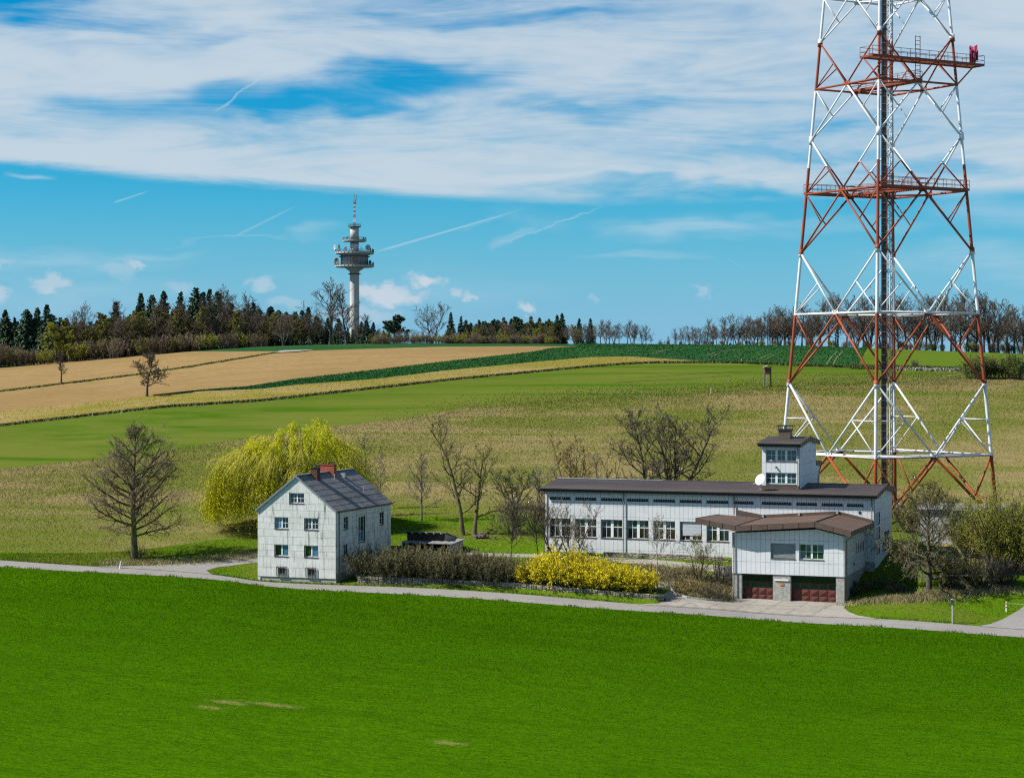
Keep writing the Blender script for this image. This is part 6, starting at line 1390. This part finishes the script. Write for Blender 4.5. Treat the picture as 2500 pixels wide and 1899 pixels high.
for i, (x, s) in enumerate(((31.2, 0.82), (33.6, 1.02), (36.2, 0.98), (38.8, 0.92), (41.3, 0.9))):
    y = WALL_Y+1.9; plant(fors[i % 2], 'forsythia', (x, y, g1(x, y)-0.3), 'bright yellow flowering forsythia, '+fp[i], 'bush', 'forsythia bushes above the stone wall', s=s, sz=s*(0.85, 1.12, 0.92, 1.0, 0.84)[i], rz=i*2.3, tn='stems')
for i, (x, y, W, H_, lb) in enumerate(((43.2, 4.6, 1.6, 0.8, 'low brown scrub in the rounded wall end'), (42.4, 11.2, 3.6, 1.1, 'low scrub on the bank left of the drive kerb'), (45.2, 10.6, 3.8, 1.2, 'straw coloured scrub on the bank above the kerb'), (47.6, 10.0, 3.6, 1.5, 'dark scrub beside the annex downpipe'), (44.6, 8.8, 2.6, 0.8, 'pale tufted scrub along the drive kerb'), (48.6, 8.9, 2.0, 1.3, 'grey leaved bush at the garage corner'), (40.0, 13.8, 3.4, 0.9, 'brown scrub at the top of the drive'), (42.8, 14.2, 3.4, 0.9, 'brown scrub below the terrace stones'), (45.2, 13.6, 3.4, 1.0, 'dry scrub between terrace and annex'), (47.4, 13.0, 3.0, 1.2, 'dark scrub under the annex canopy'))):
    plant(shrub(140+i, W, W*0.8, H_, (BK, TWG if i in (2, 4) else TWB, LHED if i != 2 else LBUD), 44, 7, 0.5, 4, 0.5, 0.010, (900, 0.08), 0.9, 0.14, 0.0, 0.9, 0.08), 'scrub', (x, y, g1(x, y)-0.05), lb, 'bush', 'scrub on the bank by the drive', tn='stems')
# --- isolated trees in the ploughed fields
p = hit(359, 968); h = H_of(p, 876)
plant(broadleaf(151, h, 0.34, 0.25, 15, lambda t: 4.6*(1-t)**0.3+0.5, lambda t: 1.45-0.9*t, 0.05, 12, 0.5, 10, 0.5, 5, 0.6, 0.042, 0.16, 0.06, (BK, TWD, LBUD)), 'field_pear_tree', p, 'dark round crowned bare tree alone in the ploughed field', 'tree')
p = hit(150, 938); h = H_of(p, 868)
plant(broadleaf(152, h, 0.28, 0.3, 14, lambda t: 2.4*(1-t)**0.3+0.5, lambda t: 0.8-0.2*t, 0.05, 9, 0.5, 8, 0.5, 4, 0.5, 0.034, 0.12, 0.05, (BK, TWD, LBUD)), 'field_tree', p, 'slim bare tree on the path between ploughed fields', 'tree')
bw = shrub(155, 9, 6, 5.5, (BK, TWO, LGRN), 50, 8, 0.45, 6, 0.42, 0.03, (4500, 0.32), 0.5)
for px, py, top, lb in ((2385, 925, 870, 'leftmost olive bush of the field hedge at right'), (2420, 924, 872, 'middle olive bush of the field hedge at right'), (2475, 926, 868, 'rightmost olive bush of the field hedge')):
    p = hit(px, py); plant(bw, 'field_bush', p, lb, 'bush', 'field hedge at the right', s=H_of(p, top)/5.3, rz=px, tn='stems')
p = hit(2232, 900); plant(shrub(156, 3, 3, 3, (BK, TWB, LBUD), 26, 7, 0.45, 5, 0.42, 0.03), 'field_bush', p, 'single small bare bush on the field edge under the mast', 'bush', s=H_of(p, 877)/2.9, tn='stems')

# --- woods along the ridge
FB = [broadleaf(300+i, 18, 0.34, 0.22, (20, 24, 22, 26, 18)[i], lambda t, i=i: (7.4, 6.0, 6.8, 5.4, 7.8)[i]*(1-t)**(0.45, 0.5, 0.35, 0.5, 0.4)[i]+1.2, lambda t: 1.05-0.5*t, 0.07, 9, 0.5, 8, 0.5, 4, 0.5, 0.036, 0.11, 0.03, (BK, (TWB, TWB, TWP, TWB, TWD)[i], LBUD), forks=(1, 1, 2, 1, 3)[i], spread=0.25) for i in range(5)]
FL = [broadleaf(320+i, 16, 0.26, 0.12, 24, lambda t, i=i: (5.2, 6.2)[i]*(1-t)**0.45+0.8, lambda t: 1.0-0.4*t, 0.07, 9, 0.5, 8, 0.5, 2, 0.5, 0.036, 0.10, 0.03, (BK, TWO, (LBUD, LYG)[i]), leaf=(6000, 0.42), forks=(1, 2)[i]) for i in range(2)]
FC = [conifer(340+i, 20, (5.6, 5.0, 6.4)[i], (BK, NDL), 0.05, 190, 30, 0.16, 0.24, (0.8, 0.9, 0.7)[i]) for i in range(3)]
FG = [conifer(350+i, 18, (5.0, 5.4)[i], (BK, (NDG, NDLR)[i]), 0.08, 160, 26, 0.10, 0.24, 0.7) for i in range(2)]
FP = broadleaf(330, 12, 0.3, 0.35, 20, lambda t: 4.0*(1-t)**0.3+0.8, lambda t: 1.2-0.5*t, 0.05, 8, 0.45, 7, 0.45, 0, 0.45, 0.05, 0.1, 0.03, (BK, NDL, NDL), leaf=(11000, 0.6))
FS = shrub(335, 9, 5, 5, (BK, TWP, LBUD), 46, 8, 0.42, 6, 0.42, 0.035, (400, 0.25), 0.25, base=0.9)
FS2 = shrub(336, 7, 5, 5, (BK, TWO, LYG), 40, 8, 0.42, 6, 0.42, 0.03, (2200, 0.34), 0.3, base=0.8)
rw = random.Random(77)
def ordinal(i):
    n = i+1; return str(n)+('th' if 10 <= n % 100 <= 20 else {1: 'st', 2: 'nd', 3: 'rd'}.get(n % 10, 'th'))
FE = [208, 185, 235, 268, 290, 318, 372, 388, 430, 455, 330, 410, 515, 545, 575, 600, 640, 655]
def wood(mesh, h0, name, px, top, Y, label, group, cat='tree', wide=1.0, tn='trunk'):
    q = spot(px, Y); h = H_of(q, top); s = h/h0; return plant(mesh, name, q, label, cat, group, s=s*wide, sz=s, rz=rw.uniform(0, 6.28), tn=tn)
LW, MW, RW = 'trees of the wood at the left', 'trees of the wood right of the concrete tower', 'row of bare trees along the right ridge'
# spruces standing out, in order
for i, (px, top) in enumerate(((14, 757), (40, 775), (62, 756), (90, 752), (113, 744), (148, 776), (282, 738), (344, 716), (369, 721), (399, 712), (435, 713), (479, 704), (496, 714), (509, 706), (536, 712))):
    wood(FC[i % 3], 20, 'spruce_tree', px, top, 775+rw.uniform(-8, 25), 'tall dark spruce tip of the left wood, '+ordinal(i)+' from the left', LW, wide=rw.uniform(0.85, 1.1))
for i in range(64):
    px = -60+i*14+rw.uniform(-8, 8); top = np.interp(px, [-60, 130, 200, 300, 560, 620, 760, 830], [770, 768, 782, 757, 742, 742, 752, 775])+rw.uniform(-4, 22); wood(FC[i % 3], 20, 'spruce_tree', px, top, rw.uniform(785, 850), 'dark spruce in the mass of the left wood', LW, wide=rw.uniform(1.15, 1.5))
for i in range(20):
    px = rw.uniform(150, 620); top = rw.uniform(752, 800); wood(FG[i % 2], 18, 'larch_tree', px, top, rw.uniform(765, 800), 'lighter green conifer in the front of the left wood', LW, wide=rw.uniform(0.8, 1.1))
for i, (px, top, k) in enumerate(((208, 757, 0), (185, 770, 3), (235, 790, 2), (268, 745, 1), (290, 775, 4), (318, 780, 3), (372, 750, 1), (388, 745, 3), (430, 752, 3), (455, 742, 1), (330, 800, 2), (410, 800, 4), (515, 728, 4), (545, 718, 0), (575, 722, 2), (600, 760, 3), (640, 752, 1), (655, 770, 3))):
    wood(FB[k], 18, 'bare_tree', px, top, 752+rw.uniform(0, 22), 'bare brown tree before the left wood, '+ordinal(sorted(FE).index(px))+' from the left', LW, wide=rw.uniform(0.9, 1.2))
wood(FL[1], 16, 'budding_tree', 150, 796, 748, 'rounded yellow green tree at the left wood edge', None, wide=1.5)
wood(FB[4], 18, 'bare_tree', 692, 764, 735, 'low rounded bare tree left of the concrete tower', None, wide=1.5)
wood(FB[0], 18, 'bare_tree', 806, 702, 735, 'tall bare tree directly left of the concrete tower shaft', None, wide=1.3)
wood(FB[1], 18, 'bare_tree', 846, 722, 733, 'bare tree crossing the concrete tower shaft', None, wide=1.1)
wood(FB[3], 18, 'bare_tree', 888, 772, 738, 'small bare tree right of the concrete tower foot', None, wide=1.2)
for px, top, k in ((735, 775, 2), (765, 765, 4), (780, 785, 0), (830, 790, 3), (870, 790, 2)): wood(FB[k], 18, 'bare_tree', px, top, rw.uniform(745, 765), 'bare tree among those round the concrete tower', 'trees round the concrete tower foot')
for px in (800, 820, 850, 862, 880, 895, 910): wood(FC[rw.randrange(3)], 20, 'spruce_tree', px, rw.uniform(780, 806), rw.uniform(750, 775), 'low dark spruce at the concrete tower foot', 'trees round the concrete tower foot', wide=1.3)
for i in range(26):
    px = -50+i*27+rw.uniform(-9, 9); top = np.interp(px, [-50, 120, 300, 500, 700], [840, 850, 828, 818, 812])+rw.uniform(-8, 8); wood(FS if i % 3 else FS2, 5, 'underwood_bush', px, top, rw.uniform(740, 752), 'brown underwood bush along the left wood edge', 'underwood of the left wood', 'bush', 1.0, 'stems')
wood(FP, 12, 'pine_tree', 961, 779, 742, 'round topped dark pine right of the concrete tower', None, wide=1.45)
wood(FB[2], 18, 'bare_tree', 1054, 744, 725, 'fan shaped bare tree between pine and twin spruces', None, wide=1.25)
wood(FC[1], 20, 'spruce_tree', 1101, 763, 735, 'taller of two slim spruces right of the fan shaped tree', None); wood(FC[1], 20, 'spruce_tree', 1124, 772, 735, 'shorter of two slim spruces right of the fan shaped tree', None)
for i in range(40):
    px = 1135+i*5.6+rw.uniform(-3, 3); top = np.interp(px, [1135, 1200, 1300, 1350, 1390], [786, 776, 776, 782, 798])+rw.uniform(-4, 14)
    if i % 4 == 1: wood(FG[i % 2], 18, 'larch_tree', px, top, rw.uniform(735, 760), 'lighter green conifer in the middle wood', MW)
    else: wood(FC[i % 3], 20, 'spruce_tree', px, top, rw.uniform(735, 775), 'dark spruce in the middle wood', MW, wide=1.5)
for i, (px, top) in enumerate(((1361, 769), (1373, 765), (1414, 778), (1441, 778))): wood(FC[0], 20, 'spruce_tree', px, top, 728, 'spruce tip at the end of the middle wood, '+ordinal(i)+' from the left', MW)
for i in range(17):
    px = 1390+i*12.5+rw.uniform(-4, 4); top = np.interp(px, [1390, 1470, 1540, 1575, 1600], [800, 784, 786, 800, 822])+rw.uniform(-3, 12); wood(FB[i % 5], 18, 'bare_tree', px, top, rw.uniform(700, 720), 'bare tree in the thin end of the middle wood', MW, wide=1.15)
for i in range(46):
    px = 150+i*13.5+rw.uniform(-6, 6); top = np.interp(px, [150, 300, 500, 640, 780], [795, 775, 768, 772, 780])+rw.uniform(-8, 30); k = rw.random()
    if k < 0.55: wood(FB[rw.randrange(5)], 18, 'bare_tree', px, top, rw.uniform(748, 768), 'brown bare tree in the front ranks of the left wood', LW, wide=rw.uniform(1.1, 1.5))
    else: wood(FL[0], 16, 'budding_tree', px, top, rw.uniform(748, 768), 'olive budding tree in the front ranks of the left wood', LW, wide=rw.uniform(1.0, 1.4))
for i in range(34):
    px = 905+i*15+rw.uniform(-6, 6); top = np.interp(px, [905, 1000, 1100, 1250, 1400], [800, 808, 800, 790, 790])+rw.uniform(-6, 14)
    if i % 3 == 0: wood(FL[i % 2], 16, 'budding_tree', px, top+8, rw.uniform(718, 728), 'olive young tree in the front of the middle wood', MW, wide=1.2)
    else: wood(FB[i % 5], 18, 'bare_tree', px, top, rw.uniform(722, 735), 'brown bare tree in the front of the middle wood', MW, wide=1.3)
for i in range(34):
    px = 915+i*13.2+rw.uniform(-5, 5); wood(FS if i % 4 else FS2, 5, 'underwood_bush', px, rw.uniform(812, 826), rw.uniform(702, 715), 'low brown bush along the foot of the middle wood', 'underwood of the middle wood', 'bush', 1.0, 'stems')
for i in range(16):
    px = rw.choice((rw.uniform(910, 1010), rw.uniform(1100, 1250))); wood(FL[1] if i % 2 else FG[1], 16 if i % 2 else 18, 'young_tree', px, rw.uniform(800, 818), rw.uniform(708, 722), 'yellow green young tree before the middle wood', MW, wide=1.0)
# right ridge
RT = [(1612, 830), (1632, 818), (1650, 806), (1671, 793), (1690, 800), (1706, 800), (1725, 783), (1742, 796), (1769, 781), (1784, 790), (1800, 770), (1822, 778), (1840, 774), (1862, 778), (1880, 765), (1899, 750), (1916, 756), (1936, 752), (1958, 748), (1980, 752), (2002, 745), (2024, 735), (2045, 722), (2066, 738), (2090, 745), (2108, 730), (2124, 718), (2150, 735), (2172, 742), (2192, 730), (2214, 742), (2240, 738), (2262, 730), (2280, 714), (2300, 728), (2322, 745), (2344, 728), (2362, 717), (2384, 728), (2402, 724), (2418, 724), (2438, 740), (2456, 748), (2476, 756), (2494, 758), (2516, 760), (2540, 760)]
for i, (px, top) in enumerate(RT):
    wood(FB[(0, 3, 1, 2, 3, 4, 1)[i % 7]], 18, 'bare_tree', px, top+rw.uniform(-3, 5), rw.uniform(640, 668), 'bare tree of the right ridge row, '+ordinal(i)+' from the left end of the row', RW, wide=rw.uniform(0.95, 1.25))
for i in range(34):
    px = rw.uniform(1850, 2530); top = np.interp(px, [1850, 2040, 2530], [785, 752, 770])+rw.uniform(0, 30); wood(FB[(3, 1, 2)[i % 3]], 18, 'bare_tree', px, top, rw.uniform(668, 700), 'bare tree standing behind the right ridge row', RW, wide=rw.uniform(0.95, 1.2))
for i in range(30):
    px = 1622+i*11+rw.uniform(-5, 5); top = np.interp(px, [1620, 1680, 1800, 1900, 1960], [826, 806, 786, 768, 766])+rw.uniform(0, 20); wood(FB[(1, 3, 4, 0)[i % 4]], 18, 'bare_tree', px, top, rw.uniform(655, 680), 'bare tree filling the left part of the right ridge row', RW, wide=rw.uniform(1.05, 1.4))
for i in range(12):
    px = 1615+i*21+rw.uniform(-6, 6); wood(FS, 5, 'underwood_bush', px, 834+rw.uniform(-6, 4), rw.uniform(648, 660), 'brown bush under the left part of the right ridge trees', 'underwood of the right ridge', 'bush', 1.0, 'stems')
for i in range(24):
    px = 1860+i*28+rw.uniform(-9, 9); wood(FS if i % 3 else FS2, 5, 'underwood_bush', px, np.interp(px, [1860, 2500], [828, 840])+rw.uniform(-5, 5), rw.uniform(636, 650), 'brown bush under the right ridge trees', 'underwood of the right ridge', 'bush', 0.9, 'stems')

# --- grassy margins between the fields and rough verge tufts
def margin(name, Yb, pxr, n, h, w, m, seed, off=0.0, jit=0.5, label='', cat='grass'):
    r = np.random.default_rng(seed); px = pxr[0]+(pxr[1]-pxr[0])*r.random(n)**(0.55 if jit > 8 else 1.0); Y = np.interp(px, PXC, Yb)+off+r.normal(0, jit, n); x, y = at(px, Y); o = blade_mesh(name, x, y, Y, m, h, w, r, 0.4); tag(o, label, cat, kind='stuff')
M_MG = mat('margin_grass', (0.055, 0.075, 0.018), 0.9, (0.09, 0.085, 0.03), 0.4, coord='World')
M_PG = mat('path_grass', (0.075, 0.115, 0.018), 0.9, (0.12, 0.11, 0.03), 0.3, coord='World')
margin('field_margin', B_GREEN, (-60, 1800), 9000, 0.22, 0.2, M_MG, 61, label='dark grassy margin between green field and stubble strip')
margin('meadow_blend', B_DRY, (900, 2560), 26000, 0.10, 0.07, M_DB, 65, 4, 13.0, label='dry grass straggling into the lower edge of the green field')
margin('field_edge_scrub', B_GREEN, (2080, 2400), 5000, 0.30, 0.2, M_MG, 66, 1.5, 2.2, label='dark scrubby strip along the pale field under the mast')
margin('dead_grass_strip', B_GREEN, (2180, 2400), 1500, 0.28, 0.2, mat('dead_grass', (0.42, 0.40, 0.33), 0.9), 67, -1.5, 0.9, label='whitish dead grass strip beside the field scrub')
margin('path_margin', B_TAN, (-60, 680), 5000, 0.16, 0.3, M_PG, 62, 0, 1.2, label='green grass strip along the path between ploughed fields')
margin('rapeseed_margin', B_STUB, (1795, 2100), 3000, 0.22, 0.2, M_MG, 63, label='dark grass edge below the rapeseed field')
def tufts(name, pts, n, sx, sy, h, w, m, seed, label):
    r = np.random.default_rng(seed); i = r.integers(0, len(pts), n); P = np.array(pts)[i]; x = P[:, 0]+r.normal(0, sx, n); y = P[:, 1]+r.normal(0, sy, n); o = blade_mesh(name, x, y, None, m, h, w, r, 0.6); tag(o, label, 'grass', kind='stuff')
M_DT = mat('straw_tuft', (0.32, 0.26, 0.12), 0.9, (0.20, 0.17, 0.07), 0.8, coord='World')
pr = []
for px, py in ((2160, 1462), (2190, 1466), (2220, 1462), (2250, 1462), (2280, 1456), (2300, 1450), (2120, 1470), (2330, 1444), (2380, 1442), (2440, 1440)): q = hit(px, py); pr.append((q.x, q.y))
tufts('straw_bank', pr, 9000, 1.4, 0.7, 0.30, 0.07, M_DT, 71, 'straw coloured dry grass bank right of the garages')
tufts('straw_slope', [(42, 11), (44, 10), (46, 9.5), (47.5, 9.2), (45, 8.6), (41, 12.5), (46, 11.5), (48.5, 11.5), (43, 13.5), (45, 13.2), (47, 13), (40, 15), (44, 15.2)], 17000, 1.0, 0.8, 0.30, 0.07, M_DT, 72, 'dry straw grass on the bank above the drive')
tufts('linden_bank', [(-14, 4.5), (-12, 5), (-10, 6.5), (-8, 8), (-6, 10), (-16, 4), (-4, 11.5)], 6000, 1.2, 0.8, 0.22, 0.08, M_DT, 73, 'mixed dry grass on the bank under the linden')
r = np.random.default_rng(9); n = 5200; x = r.uniform(-70, 115, n); k = np.sin(x*0.7)+np.sin(x*1.9+1)+r.normal(0, 0.8, n); sel = k > 0.9; x = x[sel]; y = -1.55+r.normal(0, 0.12, len(x))
tag(blade_mesh('verge_tufts', x, y, None, M_PG, 0.20, 0.09, r, 0.5), 'dark grass tufts along the field side of the road', 'grass', kind='stuff')
r = np.random.default_rng(10); x = r.uniform(-70, 115, 4200); y = 1.75+np.abs(r.normal(0, 0.18, 4200)); ok = ~(((x > 42) & (x < 65)) | ((x > -17) & (x < -4)) | (x > 74)); tag(blade_mesh('roadside_grass', x[ok], y[ok], None, M_PG, 0.20, 0.09, r, 0.5), 'short green grass along the house side of the road', 'grass', kind='stuff')
